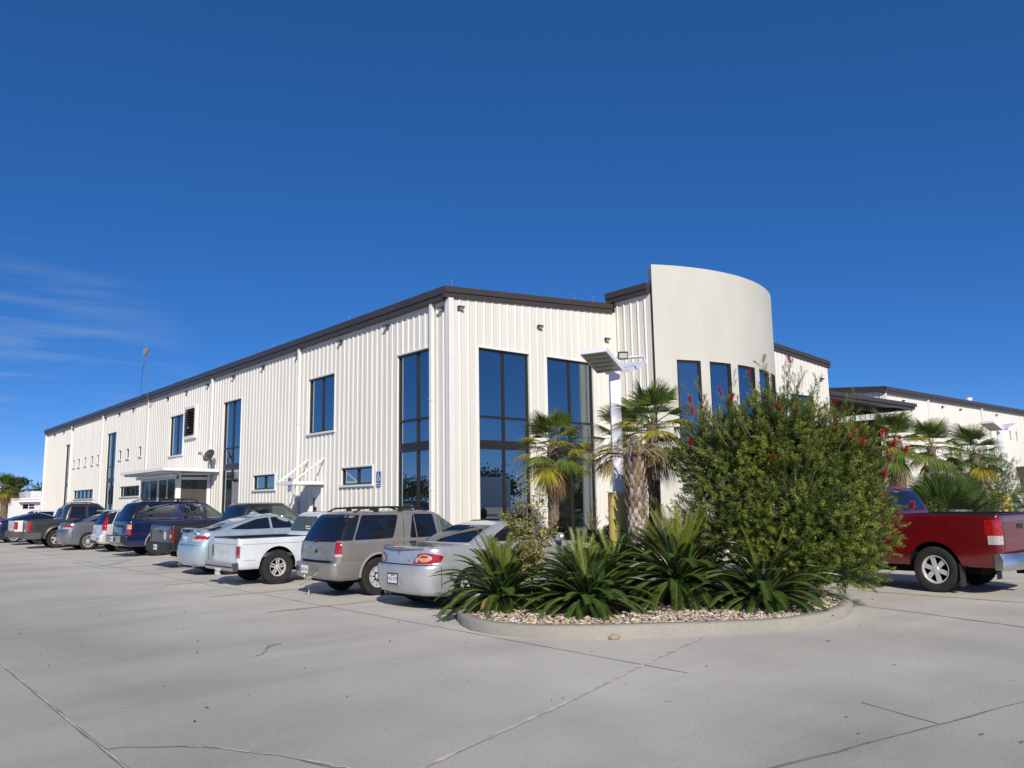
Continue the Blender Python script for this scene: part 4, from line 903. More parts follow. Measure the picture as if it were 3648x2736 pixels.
        bx = project(bvh, 'B', .62, .85, .003).x; text_mesh('lettering', '4x4', .05, Matrix(((0, 0, -1, bx-.003), (-1, 0, 0, .66), (0, 1, 0, .87), (0, 0, 0, 1))), MATS['badge_grey'], C)
        b = MB(); bx = project(bvh, 'B', 0, .52, 0).x; decal('', None, bvh, 'B', [(-.34, .655), (.34, .655), (.34, .50), (-.34, .50)], DARK, .004, mb=b); b.build('bumper_recess', mat('bumper_shade', (.18, .165, .15), .5), C)
        b = MB(); decal('', None, bvh, 'B', [(-.70, .66), (.70, .66), (.70, .70), (-.70, .70)], DARK, .006, mb=b); b.build('bumper_slot', DARK, C)
        f = MB()
        for xx in xw:
            for sg in (-1, 1):
                for a in range(20):
                    a0, a1 = radians(a*9), radians(a*9+9); R0, R1 = r*1.19, r*1.31
                    f.poly([(xx + R*cos(t), sg*(hw*.99+dd), r*1.02 + R*sin(t)) for R, t, dd in ((R0, a0, .022), (R1, a0, .010), (R1, a1, .010), (R0, a1, .022))])
        f.build('fender_flare', paint('pewter_light', (.33, .32, .305), .3, .36), C, smooth=True)
        b = MB(); b.lathe([(.0, -.01), (.05, -.008), (.06, .0)], 14, 'x'); b.v = [(p[0]+bx-.002, p[1]+.60, p[2]+.53) for p in b.v]; b.build('tow_lamp', mat('socket_black', (.03, .03, .03), .5), C)
        plate(C, bvh, .25, .52, 'JDK 455', off=.02)
        b = MB(); b.tube([(-.02, 0, .37), (-.16, 0, .36)], .03, 8); b.lathe([(0, -.03), (.03, -.015), (.035, .0), (.02, .03), (0, .035)], 10, O=(-.17, 0, .40)); b.tube([(-.03, .05, .36), (-.06, .07, .22), (-.02, .08, .12), (-.05, .06, .02)], .006, 5); b.build('tow_hitch', GALV, C)
    if kind == 'suburban':
        b = MB(); b.box((-.12, -.86*hw, .50), (-.0, .86*hw, .72)); b.box((-.122, -.30*hw, .53), (-.118, .30*hw, .68), 1); b.build('bumper', [CHROME, BLACKP], C)
        b = MB(); b.box((-.10, -.97*hw, .49), (.05, -.865*hw, .735)); b.box((-.10, .865*hw, .49), (.05, .97*hw, .735)); b.box((-.10, -.97*hw, .725), (.0, .97*hw, .745)); b.build('bumper_cap', BLACKP, C)
        plate(C, bvh, .10, .61, 'MBX 902', x=-.135)
        h = MB(); decal('', None, bvh, 'B', rounded([(-.32, Z(.86)), (.32, Z(.86)), (.32, Z(.93)), (-.32, Z(.93))], .02), BLACKP, .02, mb=h); h.build('tailgate_handle', BLACKP, C)
        f = MB()
        for xx in xw:
            for sg in (-1, 1):
                for a in range(18):
                    a0, a1 = radians(a*10), radians(a*10+10); R0, R1 = r*1.20, r*1.34
                    f.poly([(xx + R*cos(t), sg*(hw*.985+dd), r*1.02 + R*sin(t)) for R, t, dd in ((R0, a0, .03), (R1, a0, .012), (R1, a1, .012), (R0, a1, .03))])
        f.build('fender_flare', mat('grey_cladding', (.16, .16, .165), .6), C)
    if kind == 'soul':
        plate(C, bvh, 0, .60, 'MCV 318', off=.015)
        b = MB(); decal('', None, bvh, 'B', rounded([(-.62*hw, .33), (.62*hw, .33), (.55*hw, .45), (-.55*hw, .45)], .03), BLACKP, .008, mb=b); b.build('lower_grille', BLACKP, C)
        b = MB(); b.box((.18, -.50, H-.05), (.42, .50, H-.02)); b.build('spoiler', pm, C)
    for sg in (-1, 1):
        for hx in (1.80, 2.66):
            h = MB(); decal('', None, bvh, 'R' if sg < 0 else 'L', rounded([(hx*q, Z(.965)), (hx*q+.18, Z(.965)), (hx*q+.18, Z(1.01)), (hx*q, Z(1.01))], .01), BLACKP, .012, mb=h); h.build('door_handle', BLACKP, C)
    mirror(C, 3.40*q, hw, Z(1.13), BLACKP if kind != 'blazer' else pm, 1.25 if kind == 'suburban' else 1.1)
    wheels(C, xw, r, .235 if kind != 'suburban' else .265, r*.58, hw*.99, rimstyle, .015, rimmat); underbody(C, .3, L-.5, hw*.72, .26, .5)
    place(C, x, y, yaw, s, zs); return C

def pickup(label, pm, x, y, yaw, s, zs, L, W, rail, H, cab0, bed, r, kind, rim, rimmat=None, txt='', bot=.42, xw=None, name='parked_pickup', glass=None):
    C = thing(name, label, 'pickup truck'); hw = W/2; glass = glass or CGLASS
    lv = [(bot, .06, L-.12, hw*.93, .06, .3, .0, .2), (bot+.05, .02, L-.03, hw*.97, .07, .35, .01, .25), (bot+.25, .0, L, hw, .07, .4, .01, .28), (rail*.80, .0, L-.03, hw, .07, .4, .01, .28), (rail*.93, .005, L-.10, hw*.995, .07, .4, .01, .28), (rail*.985, .012, L-.35, hw*.985, .07, .35, .01, .2), (rail, .03, L-.7, hw*.965, .07, .3, .01, .2)]
    xw = xw or (1.18, L-.92)
    cuts = arch_cut(xw[0], r*1.20, hw, .165*hw, z=r*1.04) + arch_cut(xw[1], r*1.20, hw, .165*hw, z=r*1.04) + [box_cut((.09, -hw*.81, bot+.18), (cab0-.10, hw*.81, rail+.3))]
    if kind == 'sporttrac': cuts = cuts[:4]
    body, bvh = finish_body(loft(lv, 3, .02, L), 'body', [pm, DARK], cuts, C)
    h = H-rail; xf = cab0 + (2.45 if kind != 's10' else 1.75)
    cl = [(rail-.03, cab0, xf, hw*.965, .10, .3, .02, .2), (rail+h*.10, cab0+.02, xf-.12, hw*.94, .10, .3, .03, .2), (rail+h*.45, cab0+.07, xf-.42, hw*.87, .11, .28, .05, .18), (rail+h*.80, cab0+.15, xf-.74, hw*.78, .13, .25, .07, .15), (rail+h*.93, cab0+.24, xf-.86, hw*.70, .14, .22, .07, .1), (rail+h*.985, cab0+.36, xf-.98, hw*.58, .13, .2, .05, .08), (H, cab0+.55, xf-1.15, hw*.38, .1, .15, .03, .05)]
    cab, cbv = finish_body(loft(cl, 3, .0, L, n=12), 'cab', [pm, DARK], [], C)
    zb, zt = rail+h*.10, rail+h*.80
    if kind == 's10': zb = rail + h*.16
    decal('rear_window', C, cbv, 'B', rounded([(-.80*hw, zb), (.80*hw, zb), (.66*hw, zt), (-.66*hw, zt)], .05), glass)
    b = MB()
    for yy in ((-.22, .22) if kind in ('ram', 'tundra') else ()): line_decal(b, cbv, 'B', [(yy*hw*1.2, zb), (yy*hw*1.1, zt)], .02, .008)
    if b.v: b.build('window_bar', BLACKP, C)
    wm = cab0 + (xf-cab0)*.40
    if kind == 's10': decal('side_window', C, cbv, 'R', rounded([(cab0+.35, zb), (xf-.35, zb), (xf-.72, zt), (cab0+.35, zt)], .04), glass, both=True)
    else:
        decal('side_window', C, cbv, 'R', rounded([(cab0+.22, zb), (wm-.08, zb), (wm-.06, zt), (cab0+.34, zt)], .05), glass, both=True)
        decal('side_window', C, cbv, 'R', rounded([(wm+.05, zb), (xf-.42, zb), (xf-.82, zt), (wm+.05, zt)], .05), CGLASSC if kind == 'ram' else glass, both=True)
    decal('windshield', C, cbv, 'F', rounded([(-.80*hw, zb), (.80*hw, zb), (.66*hw, zt), (-.66*hw, zt)], .05), glass)
    if kind in ('ram', 'tundra'):
        e = MB(); decal('', None, cbv, 'B', rounded([(-.13, rail+h*.86), (.13, rail+h*.86), (.12, rail+h*.94), (-.12, rail+h*.94)], .02), REDL, .012, mb=e); e.build('brake_light', REDL, C)
    g = MB(); line_decal(g, bvh, 'R', [(cab0-.02, rail-.03), (cab0-.02, bot+.1)], .016)
    if kind != 's10': line_decal(g, bvh, 'R', [(wm, rail-.03), (wm, bot+.1)], .012)
    line_decal(g, bvh, 'B', [(-.80*hw, bot+.12), (-.80*hw, rail-.02)], .012); line_decal(g, bvh, 'B', [(.80*hw, bot+.12), (.80*hw, rail-.02)], .012); g.build('panel_gap', DARK, C)
    # top rail cap
    t = MB()
    for sg in (-1, 1): t.box((.05, min(sg*hw*.815, sg*hw*.97), rail-.005), (cab0-.03, max(sg*hw*.815, sg*hw*.97), rail+.012))
    t.box((.005, -hw*.80, rail-.004), (.085, hw*.80, rail+.012)); t.build('bed_rail', BLACKP if kind != 's10' else mat('rail_black', (.03, .03, .03), .5), C)
    if kind == 's10':
        g = MB(); line_decal(g, bvh, 'R', [(.1, rail-.13), (cab0-.05, rail-.13)], .012); line_decal(g, bvh, 'B', [(-.78*hw, rail-.13), (.78*hw, rail-.13)], .012); line_decal(g, bvh, 'R', [(.05, bot+.19), (.42, bot+.19)], .012); g.build('body_crease', mat('crease_shadow', (.30, .32, .35), .5), C)
    def lamp(nm, sg, y0, y1, z0, z1, m, par, wrap=.10, off=.008):
        e = MB(); decal('', None, bvh, 'B', rounded([(sg*y0*hw, z0), (sg*y0*hw, z1), (sg*y1*hw, z1), (sg*y1*hw, z0)], .012), m, off, mb=e, res=.07)
        if wrap: decal('', None, bvh, 'R' if sg < 0 else 'L', rounded([(.02, z0), (.02, z1), (wrap, z1), (wrap, z0)], .012), m, off, mb=e, res=.06)
        return e.build(nm, m, par, smooth=True, angle=50)
    for sg in (-1, 1):
        if kind == 's10':
            fr = lamp('tail_light', sg, .835, .99, rail-.42, rail-.155, CHROME, C, .05, .004); lamp('brake_lamp', sg, .855, .965, rail-.355, rail-.17, mat('aged_red_lamp', (.28, .018, .02), .25), fr, 0, .012); lamp('reversing_lamp', sg, .855, .965, rail-.405, rail-.365, mat('aged_lamp', (.25, .13, .11), .3), fr, 0, .012)
        elif kind == 'tundra':
            o = lamp('tail_light', sg, .84, .97, rail-.34, rail-.09, REDL, C, .24); lamp('reversing_lamp', sg, .84, .97, rail-.49, rail-.345, CLEARL, o, .20)
        elif kind == 'ram':
            o = lamp('tail_light', sg, .84, .97, rail-.48, rail-.10, mat('smoked_lamp', (.10, .012, .012), .12, coat=1.0), C, .14); lamp('reversing_lamp', sg, .86, .95, rail-.36, rail-.27, CLEARL, o, 0, .014)
        else:
            lamp('tail_light', sg, .82, .97, rail-.42, rail-.06, REDL, C, .14)
    bz = bot
    if kind == 's10':
        b = MB(); b.box((-.14, -hw*1.0, bz+.03), (.0, hw*1.0, bz+.15)); b.box((-.145, -hw*.97, bz+.045), (-.139, hw*.97, bz+.075), 1); b.box((-.12, -hw*1.005, bz-.02), (-.005, hw*1.005, bz+.03), 0); bp = b.build('bumper', [CHROME, BLACKP], C)
        plate(C, bvh, .05, bz-.05, 'MCK 1164', x=-.13); line = MB(); text_mesh('lettering', 'CHEVROLET', .085, Matrix(((0, 0, -1, project(bvh, 'B', 0, rail-.30, .003).x), (-1.3, 0, 0, 0), (0, 1, 0, rail-.30), (0, 0, 0, 1))), mat('faded_letter', (.44, .47, .50), .5), C)
        o_ = MB(); sx = project(cbv, 'B', -.30, zb+.08, .012).x
        for k_ in range(2): o_.box((sx-.002, -.45, zb+.05+k_*.05), (sx, -.22, zb+.075+k_*.05)); 
        o_.box((sx-.002, -.36+.12, zb+.03), (sx, -.34+.12, zb+.15)); o_.build('sticker', WHITE, C)
    elif kind == 'ram':
        b = MB(); b.box((-.10, -hw*.98, bz-.02), (.0, hw*.98, bz+.22)); b.build('bumper', BLACKP, C); plate(C, bvh, .05, bz+.10, 'MBR 551', x=-.115)
        b = MB(); bx = project(bvh, 'B', -.42*hw, rail-.32, .004).x; b.lathe([(0, 0), (.12, 0)], 20, 'x', caps=False); b.v = [(bx, p[1]-.45*hw, p[2]+rail-.30) for p in b.v]; st = b.build('sticker', mat('sticker_white', (.70, .72, .76), .5), C)
        b = MB(); 
        for k_, (yy, zz, ww) in enumerate(((-.06, .02, .07), (-.01, -.03, .09), (.02, .05, .05))): b.box((bx-.004, -.45*hw+yy-.03, rail-.30+zz), (bx-.002, -.45*hw+yy+ww, rail-.285+zz))
        b.build('sticker_print', mat('sticker_blue', (.10, .16, .36), .5), st)
        h = MB(); decal('', None, bvh, 'B', rounded([(-.10, rail-.16), (.10, rail-.16), (.10, rail-.22), (-.10, rail-.22)], .01), BLACKP, .008, mb=h); h.build('tailgate_handle', BLACKP, C)
    elif kind == 'tundra':
        b = MB(); n = 14
        for k_ in range(n+1):
            a = -1 + 2*k_/n; yy = a*hw*1.0; xx = -.20 + .20*abs(a)**6; 
            for dx, zz in ((.04, bz-.03), (-.0, bz+.0), (-.015, bz+.14), (.03, bz+.235), (.12, bz+.235), (.12, bz-.03)): b.vert((xx+dx, yy, zz))
        for k_ in range(n):
            for j in range(6): b.face((k_*6+j, k_*6+(j+1) % 6, k_*6+6+(j+1) % 6, k_*6+6+j))
        b.face(range(6)); b.face(range(n*6, n*6+6)); b.build('bumper', CHROME, C, smooth=True, angle=40)
        b = MB(); b.box((-.20, -.08, bz-.13), (.1, .08, bz-.04)); b.build('tow_hitch', DARK, C); plate(C, bvh, 0, bz+.10, 'MAF 630', x=-.235)
        f = MB()
        for sg in (-1, 1): f.box((xw[0]-r*1.12, sg*(hw-.14)-.12, .12), (xw[0]-r*1.09, sg*(hw-.14)+.12, .50))
        f.build('mud_flap', BLACKP, C)
        h = MB(); decal('', None, bvh, 'B', rounded([(-.14, rail-.17), (.14, rail-.17), (.14, rail-.25), (-.14, rail-.25)], .01), BLACKP, .008, mb=h); h.build('tailgate_handle', BLACKP, C)
        t_ = MB(); bx = project(bvh, 'B', 0, rail-.34, .004).x; text_mesh('lettering', 'TUNDRA', .09, Matrix(((0, 0, -1, project(bvh, 'B', .62, bz+.42, .004).x), (-1.2, 0, 0, .55), (0, 1, 0, bz+.42), (0, 0, 0, 1))), CHROME, C)
    else:
        b = MB(); b.box((-.10, -hw*1.0, bz-.04), (.02, hw*1.0, bz+.24)); b.box((.02, -hw*1.012, bz-.04), (.55, -hw*.97, bz+.22)); b.box((.02, hw*.97, bz-.04), (.55, hw*1.012, bz+.22)); b.build('bumper', mat('bumper_grey', (.075, .075, .076), .55), C); plate(C, bvh, 0, rail-.45, txt or 'MBD 77', off=.012)
        if kind == 'sporttrac':
            t = MB(); t.box((.10, -hw*.86, rail-.0), (cab0-.02, hw*.86, rail+.025)); t.build('bed_cover', BLACKP, C)
            for sg in (-1, 1):
                q = MB(); q.tube([(cab0-.05, sg*hw*.80, rail), (cab0+.02, sg*hw*.79, rail+h*.45), (cab0+.18, sg*hw*.70, rail+h*.9)], .03, 6); q.build('roll_bar', pm, C)
                q = MB(); q.tube([(cab0+.3, sg*hw*.66, H-.02), (cab0+.4, sg*hw*.66, H+.03), (cab0+1.1, sg*hw*.66, H+.03), (cab0+1.25, sg*hw*.66, H-.02)], .02, 6); q.build('roof_rail', BLACKP, C)
    if kind == 'sporttrac':
        f = MB()
        for sg in (-1, 1):
            for a in range(18):
                a0, a1 = radians(a*10), radians(a*10+10); R0, R1 = r*1.20, r*1.42
                f.poly([(xw[0] + R*cos(t), sg*(hw*.99+dd), r*1.04 + R*sin(t)) for R, t, dd in ((R0, a0, .04), (R1, a0, .012), (R1, a1, .012), (R0, a1, .04))])
        f.build('fender_flare', pm, C, smooth=True)
    for sg in (-1, 1):
        for hx in ((cab0+.15, wm+.06) if kind != 's10' else (cab0+.3,)):
            hh = MB(); decal('', None, bvh, 'R' if sg < 0 else 'L', rounded([(hx, rail-.16), (hx+.18, rail-.16), (hx+.18, rail-.10), (hx, rail-.10)], .01), BLACKP, .012, mb=hh); hh.build('door_handle', BLACKP, C)
    mirror(C, xf-.40, hw*.98, rail+.12, BLACKP, 1.3); wheels(C, xw, r, .25 if kind != 's10' else .265, r*(.62 if kind == 'tundra' else .56 if kind != 's10' else .53), hw*1.0, rim, -.01 if kind == 's10' else .02, rimmat)
    underbody(C, .5, L-.6, hw*.55, .30, bot+.1)
    b = MB(); b.tube([(xw[0], -hw*.8, r*.95), (xw[0], hw*.8, r*.95)], .05, 8); b.lathe([(0, -.14), (.10, -.08), (.13, 0), (.10, .08), (0, .14)], 10, O=(xw[0], 0, r*.95)); b.build('axle', DARK, C)
    place(C, x, y, yaw, s, zs); return C

SILVER = paint('silver', (.47, .49, .51), .45, .30); ICE = paint('ice_blue', (.40, .52, .58), .5, .30); WHT = paint('pale_blue_white', (.60, .645, .69), 0, .38); PEWTER = paint('pewter', (.255, .245, .232), .35, .36)
NAVY = paint('navy', (.007, .016, .070), .25, .26); CHARC = paint('charcoal', (.030, .031, .034), .3, .34); RED = paint('deep_red', (.17, .006, .010), .35, .24); GREYB = paint('grey_brown', (.045, .042, .040), .4, .34)
GSED = paint('mid_grey', (.22, .23, .25), .65, .28); SOULP = paint('pale_silver', (.66, .66, .68), .35, .32); DKBLUE = paint('dark_blue', (.010, .018, .050), .3, .25); VANW = paint('plain_white', (.68, .68, .68), 0, .4)
def vehicles():
    coupe('silver two door coupe with rear spoiler parked nearest the curved planter', SILVER, -5.80, -6.30, 0, .985, 1.03)
    suv('pewter grey suv with black roof rack parked between the silver coupe and the white pickup', PEWTER, -5.90, -3.52, 0, .95, 1.0, 4.66, 1.74, 1.63, 'blazer', 'JDK 455', 'steel', .36)
    pickup('pale white small pickup with chrome bumper and five spoke wheels, beside the pewter suv', WHT, -6.22, .18, 0, .98, 1.03, 4.55, 1.66, 1.02, 1.55, 1.88, 1.7, .37, 's10', 'star', bot=.36, xw=(.95, 3.7), glass=CGLASSC)
    sedan('light blue sedan with raised rear spoiler parked just left of the white pickup', ICE, -6.02, 3.62, 0, .95, 1.06)
    pickup('dark charcoal pickup with a round white sticker on its tailgate', CHARC, -5.60, 6.8, 0, 1.0, .99, 5.8, 2.02, 1.26, 1.88, 2.05, 1.9, .39, 'ram', 'five', bot=.52)
    suv('large dark blue suv with grey wheel flares and amber topped tail lights', NAVY, -4.95, 13.9, 2, .93, 1.05, 5.57, 2.0, 1.90, 'suburban', 'MBX 902', 'steel', .385)
    suv('small silver hatchback with tall upright red tail lights, beside the large blue suv', SOULP, -4.75, 17.9, 0, .97, 1.06, 4.1, 1.785, 1.60, 'soul', 'MCV 318', 'multi', .33)
    sedan('grey sedan half hidden behind the small silver hatchback', GSED, -5.45, 21.1, 0, 1.0, 1.10, rim='multi', spoiler=False, txt='MAX 415')
    pickup('dark grey brown crew cab pickup with covered bed and five spoke wheels', GREYB, -6.1, 24.4, -3, .98, 1.12, 5.2, 1.84, 1.12, 1.79, 1.45, 1.3, .37, 'sporttrac', 'five', txt='MBD 77')
    pickup('white pickup with red tail lights, mostly hidden behind the grey brown pickup', VANW, -5.9, 29.2, 0, 1.0, 1.05, 5.6, 1.96, 1.16, 1.82, 2.0, 1.8, .38, 'plain', 'five', txt='MDA 20')
    sedan('dark blue sedan at the far left beside the half hidden white pickup', DKBLUE, -6.3, 33.2, 0, 1.0, 1.06, spoiler=False, rim='multi', txt='MEE 882')
    suv('white suv of the far row, only its rear window showing above the covered bed', VANW, -4.2, 36.6, 0, .95, 1.02, 4.66, 1.78, 1.66, 'blazer2', 'x', 'five', .35)
    sedan('black sedan in the far row in front of the white site office', paint('black', (.012, .012, .013), .2, .25), -5.0, 41.0, 0, 1.0, 1.05, spoiler=False, txt='MAA 311')
    sedan('orange red car at the far left end of the parked row', paint('orange_red', (.34, .04, .02), .2, .3), -7.4, 44.5, 0, 1.0, 1.08, spoiler=False, txt='MRR 608')
    pickup('deep red crew cab pickup parked right of the big flowering bush', RED, 3.30, -12.98, 90, 1.0, 1.065, 5.7, 2.03, 1.32, 1.83, 1.92, 2.0, .385, 'tundra', 'six', bot=.45, xw=(1.14, 4.85), rimmat=None)
    sedan('white car with a red tail light at the right edge, below the far canopy', VANW, 27.0, -8.6, 90, 1.0, 1.0, spoiler=False, txt='MWW 190')
    pickup('silver pickup in the far right lot behind the yellow pole base', SILVER, 33.0, -5.5, 90, 1.0, 1.0, 5.6, 1.96, 1.16, 1.82, 2.0, 1.8, .38, 'plain', 'five', txt='MSS 511')
vehicles()
# ------------------------------------------------------------------ planting island, gravel and plants
ISLAND = [(-5.88, -8.22), (-6.10, -8.62), (-6.28, -9.05), (-6.31, -9.54), (-6.21, -9.95), (-6.02, -10.27), (-5.78, -10.55), (-5.39, -10.9), (-4.9, -11.25), (-4.33, -11.65), (-3.78, -12.02), (-3.23, -12.24), (-2.52, -12.31), (-1.87, -12.22), (-1.23, -12.02), (-.75, -11.8), (-.46, -11.55), (-.30, -11.2), (-.25, -10.6),
          (-.25, -7.4), (1.45, -7.1), (1.6, -6.6), (1.6, -2.6), (6.5, -3.6), (6.9, -3.3), (6.9, -.15), (-.55, -.15), (-.75, -.4), (-.75, -7.3), (-1.0, -7.62), (-5.2, -7.68), (-5.6, -7.85)]
def offset_poly(P, d):
    out = []; n = len(P)
    for i in range(n):
        a, b, c = Vector(P[i-1]), Vector(P[i]), Vector(P[(i+1) % n]); t = ((b-a).normalized() + (c-b).normalized()).normalized(); out.append((b.x - t.y*d, b.y + t.x*d))
    return out
def inside(p, P):
    r = False; x, y = p
    for i in range(len(P)):
        (x0, y0), (x1, y1) = P[i-1], P[i]
        if (y0 > y) != (y1 > y) and x < (x1-x0)*(y-y0)/(y1-y0) + x0: r = not r
    return r
INNER = offset_poly(ISLAND, .17)
def island():
    b = MB(); n = len(ISLAND); m2 = offset_poly(ISLAND, .03); m3 = offset_poly(ISLAND, .145)
    R = [[b.vert((*p, z)) for p in P] for P, z in ((ISLAND, -.02), (ISLAND, .125), (m2, .155), (m3, .158), (INNER, .135), (INNER, -.02))]
    for A, B_ in zip(R, R[1:]):
        for i in range(n): b.face((A[i], A[(i+1) % n], B_[(i+1) % n], B_[i]))
    structure(b.build('kerb', concrete_mat('kerb_concrete', (.29, .272, .232), (.38, .36, .315), False), smooth=True, angle=50))
    b = MB(); b.face([b.vert((*p, .10)) for p in INNER]); structure(b.build('planting_bed', mat('bed_soil', (.26, .20, .15), .95, var=.5, vscale=5, bump=.8, bscale=30), recalc=False))
    j = MB(); strip(j, [(-4.285, -11.60), (-4.20, -11.50)], .02, .161, 3, .004); j.box((-4.30, -11.655, .0), (-4.28, -11.60, .15)); structure(j.build('kerb_joint', mat('kerb_joint_dirt', (.12, .11, .10), .9)))
    rnd = random.Random(3); b = MB(); cnt = 0
    ico = bmesh.new(); bmesh.ops.create_icosphere(ico, subdivisions=1, radius=1); IV = [v.co.copy() for v in ico.verts]; IF = [[v.index for v in f.verts] for f in ico.faces]; ico.free()
    while cnt < 5200:
        x, y = rnd.uniform(-6.2, -.3), rnd.uniform(-12.3, -7.9)
        if not inside((x, y), INNER): continue
        # keep to the visible rim of the island and the open patch at its left end
        edge = min((Vector((x, y)) - Vector(q)).length for q in INNER)
        if edge > 1.15 and rnd.random() > .12: continue
        s_ = rnd.uniform(.010, .026)*(1 if rnd.random() > .06 else 1.5); q = rnd.random()*6.28; M = Matrix.Translation((x, y, .118 + rnd.uniform(0, .03))) @ Matrix.Rotation(q, 4, 'Z') @ Matrix.Rotation(rnd.uniform(-.6, .6), 4, 'X') @ Matrix.Diagonal((s_*rnd.uniform(1, 1.7), s_, s_*rnd.uniform(.5, .85), 1))
        o = len(b.v); b.v += [tuple(M @ v) for v in IV]; mi = rnd.choice((0, 0, 0, 1, 1, 2, 3)); b.f += [tuple(i+o for i in f) for f in IF]; b.m += [mi]*len(IF); cnt += 1
    tag(b.build('gravel', [mat('pebble_cream', (.52, .44, .33), .8), mat('pebble_tan', (.40, .29, .19), .8), mat('pebble_white', (.66, .62, .55), .8), mat('pebble_grey', (.30, .27, .25), .8)], smooth=True, recalc=False), 'pale river gravel covering the planting island', 'gravel', kind='stuff')
    st = MB(); st.lathe([(0, 0), (.055, .005), (.065, .03), (.04, .055), (0, .06)], 9, O=(0, 0, 0)); st.v = [(p[0]*1.4, p[1], p[2]) for p in st.v]
    o = st.build('stone', mat('pebble_tan', (.40, .29, .19)), smooth=True); o.location = (-5.42, -10.98, 0); tag(o, 'single tan stone lying on the concrete against the kerb', 'stone')
island()

SAGO = leaf_mat('sago_leaf', (.052, .110, .021), .28, .10, .4, .6); SAGON = leaf_mat('sago_new_leaf', (.225, .285, .038), .4, .35, .3); SAGOD = leaf_mat('sago_dead_leaf', (.34, .21, .11), .8, .2, .3)
RACH = mat('sago_rachis', (.16, .17, .04), .5); RACHB = mat('sago_base_brown', (.17, .08, .035), .8, var=.3, vscale=20)
def frond(b, r, base, az, el, ln, curl, lw, seg=14, per=5, mi=0, rmi=1, lift=.22, width=.0085):
    """pinnate frond: arching rachis with two combs of stiff narrow leaflets held in a shallow V"""
    P, p, e = [], Vector(base), el
    for k in range(seg+1):
        P.append(p.copy()); d = Vector((cos(az)*cos(e), sin(az)*cos(e), sin(e))); p = p + d*(ln/seg); e -= curl/seg*(.4 + 1.2*k/seg)
    b.tube(P, [.011*(1-.75*k/seg) for k in range(seg+1)], 4, rmi, caps=False)
    side0 = Vector((-sin(az), cos(az), 0)); n = seg*per
    for i in range(int(n*.10), n):
        t = i/n*seg; k = min(int(t), seg-1); q = P[k].lerp(P[k+1], t-k); T = (P[k+1]-P[k]).normalized(); N = side0.cross(T)
        if N.z < 0 and abs(T.z) < .95: N = -N
        u = i/n; l = lw*min(1, .35 + 2.6*u)*(1 - max(0, u-.62)**1.6*2.2)
        if l < .02: continue
        for s_ in (-1, 1):
            d = (side0*s_*.82 + T*(.42 + .55*u) + N*lift).normalized()*l*r.uniform(.9, 1.06); w = T*width
            tip = q + d - N*l*.16
            b.face((b.vert(q - w*.5), b.vert(q + w*.5), b.vert(q + d*.55 + w*.5), b.vert(tip), b.vert(q + d*.55 - w*.42)), mi)
def sago(loc, label, R=.8, n=52, seed=0, new=0, dead=0, trunk=.28, lw=.135, group='sago palms in the planting island', up=1.0):
    r = random.Random(seed); o = thing('sago_palm', label, 'sago palm', loc, 0, group)
    t = MB(); t.lathe([(.12, 0), (.13, trunk*.5), (.11, trunk), (.05, trunk+.06), (0, trunk+.08)], 12)
    for k in range(60):
        a, z = k*2.4, trunk*(.1 + .9*k/60); M = Matrix.Rotation(a, 4, 'Z') @ Matrix.Translation((.115, 0, z)) @ Matrix.Rotation(.5, 4, 'Y'); t.box((-.02, -.02, -.01), (.03, .02, .05), M=M)
    t.build('trunk', RACHB, o)
    b = MB()
    for k in range(n):
        u = k/(n-1); az = k*2.39996 + r.uniform(-.2, .2); el = radians(82 - 92*u**.8*up) + r.uniform(-.1, .1); ln = R*(1.0 + .25*sin(u*pi))*r.uniform(.9, 1.1)
        frond(b, r, (.05*cos(az), .05*sin(az), trunk+.02), az, el, ln, r.uniform(.75, 1.35), lw*r.uniform(.9, 1.1))
    b.build('crown', [SAGO, RACH], o, recalc=False)
    if new:
        b = MB()
        for k in range(new): az = k*2.39996 + .5; frond(b, r, (.03*cos(az), .03*sin(az), trunk+.04), az, radians(r.uniform(60, 84)), R*r.uniform(1.0, 1.25), r.uniform(.1, .45), lw*.8, lift=.5)
        b.build('new_fronds', [SAGON, RACH], o, recalc=False)
    if dead:
        b = MB()
        for k in range(dead): az = r.uniform(2.6, 5.2); frond(b, r, (.06*cos(az), .06*sin(az), trunk-.02), az, radians(r.uniform(-8, 22)), R*r.uniform(.7, 1.0), r.uniform(.8, 1.3), lw*.7)
        b.build('dead_fronds', [SAGOD, RACH], o, recalc=False)
    return o
sago((-5.12, -8.35, .10), 'sago palm with bright upright new fronds at the left end of the planting island', .84, 74, 1, 26, 3, .2)
sago((-4.45, -9.60, .12), 'sago palm with spreading dark fronds over the kerb, just right of the thin yellowish sapling', .86, 92, 2, 4, 3, .16)
sago((-2.75, -9.95, .12), 'largest sago palm, tall yellow-green fronds fanning up before the dead palm stub', 1.06, 96, 3, 30, 1, .32, .15)
sago((-2.28, -11.20, .12), 'low dark sago palm at the foot of the big flowering bush', .94, 80, 4, 3, 1, .16, .14)
sago((-3.75, -8.75, .12), 'sago palm in the middle of the island behind the thin sapling', .74, 64, 5, 6, 1)
sago((-2.95, -8.75, .12), 'sago palm hiding the foot of the yellow pole base', .82, 64, 6, 4, 2, .3)
for k, (x, y, lab) in enumerate(((-.3, -4.2, 'sago palm against the gable front behind the hood of the silver coupe'), (.75, -4.9, 'sago palm right of the leaning windmill palm trunk, behind the silver coupe'), (-.1, -6.6, 'sago palm just in front of the silver coupe hood'), (.8, -6.3, 'sago palm left of the yellow pole base'))):
    sago((x, y, .12), lab, .80, 56, 20+k, 0, 0, .35, .14)

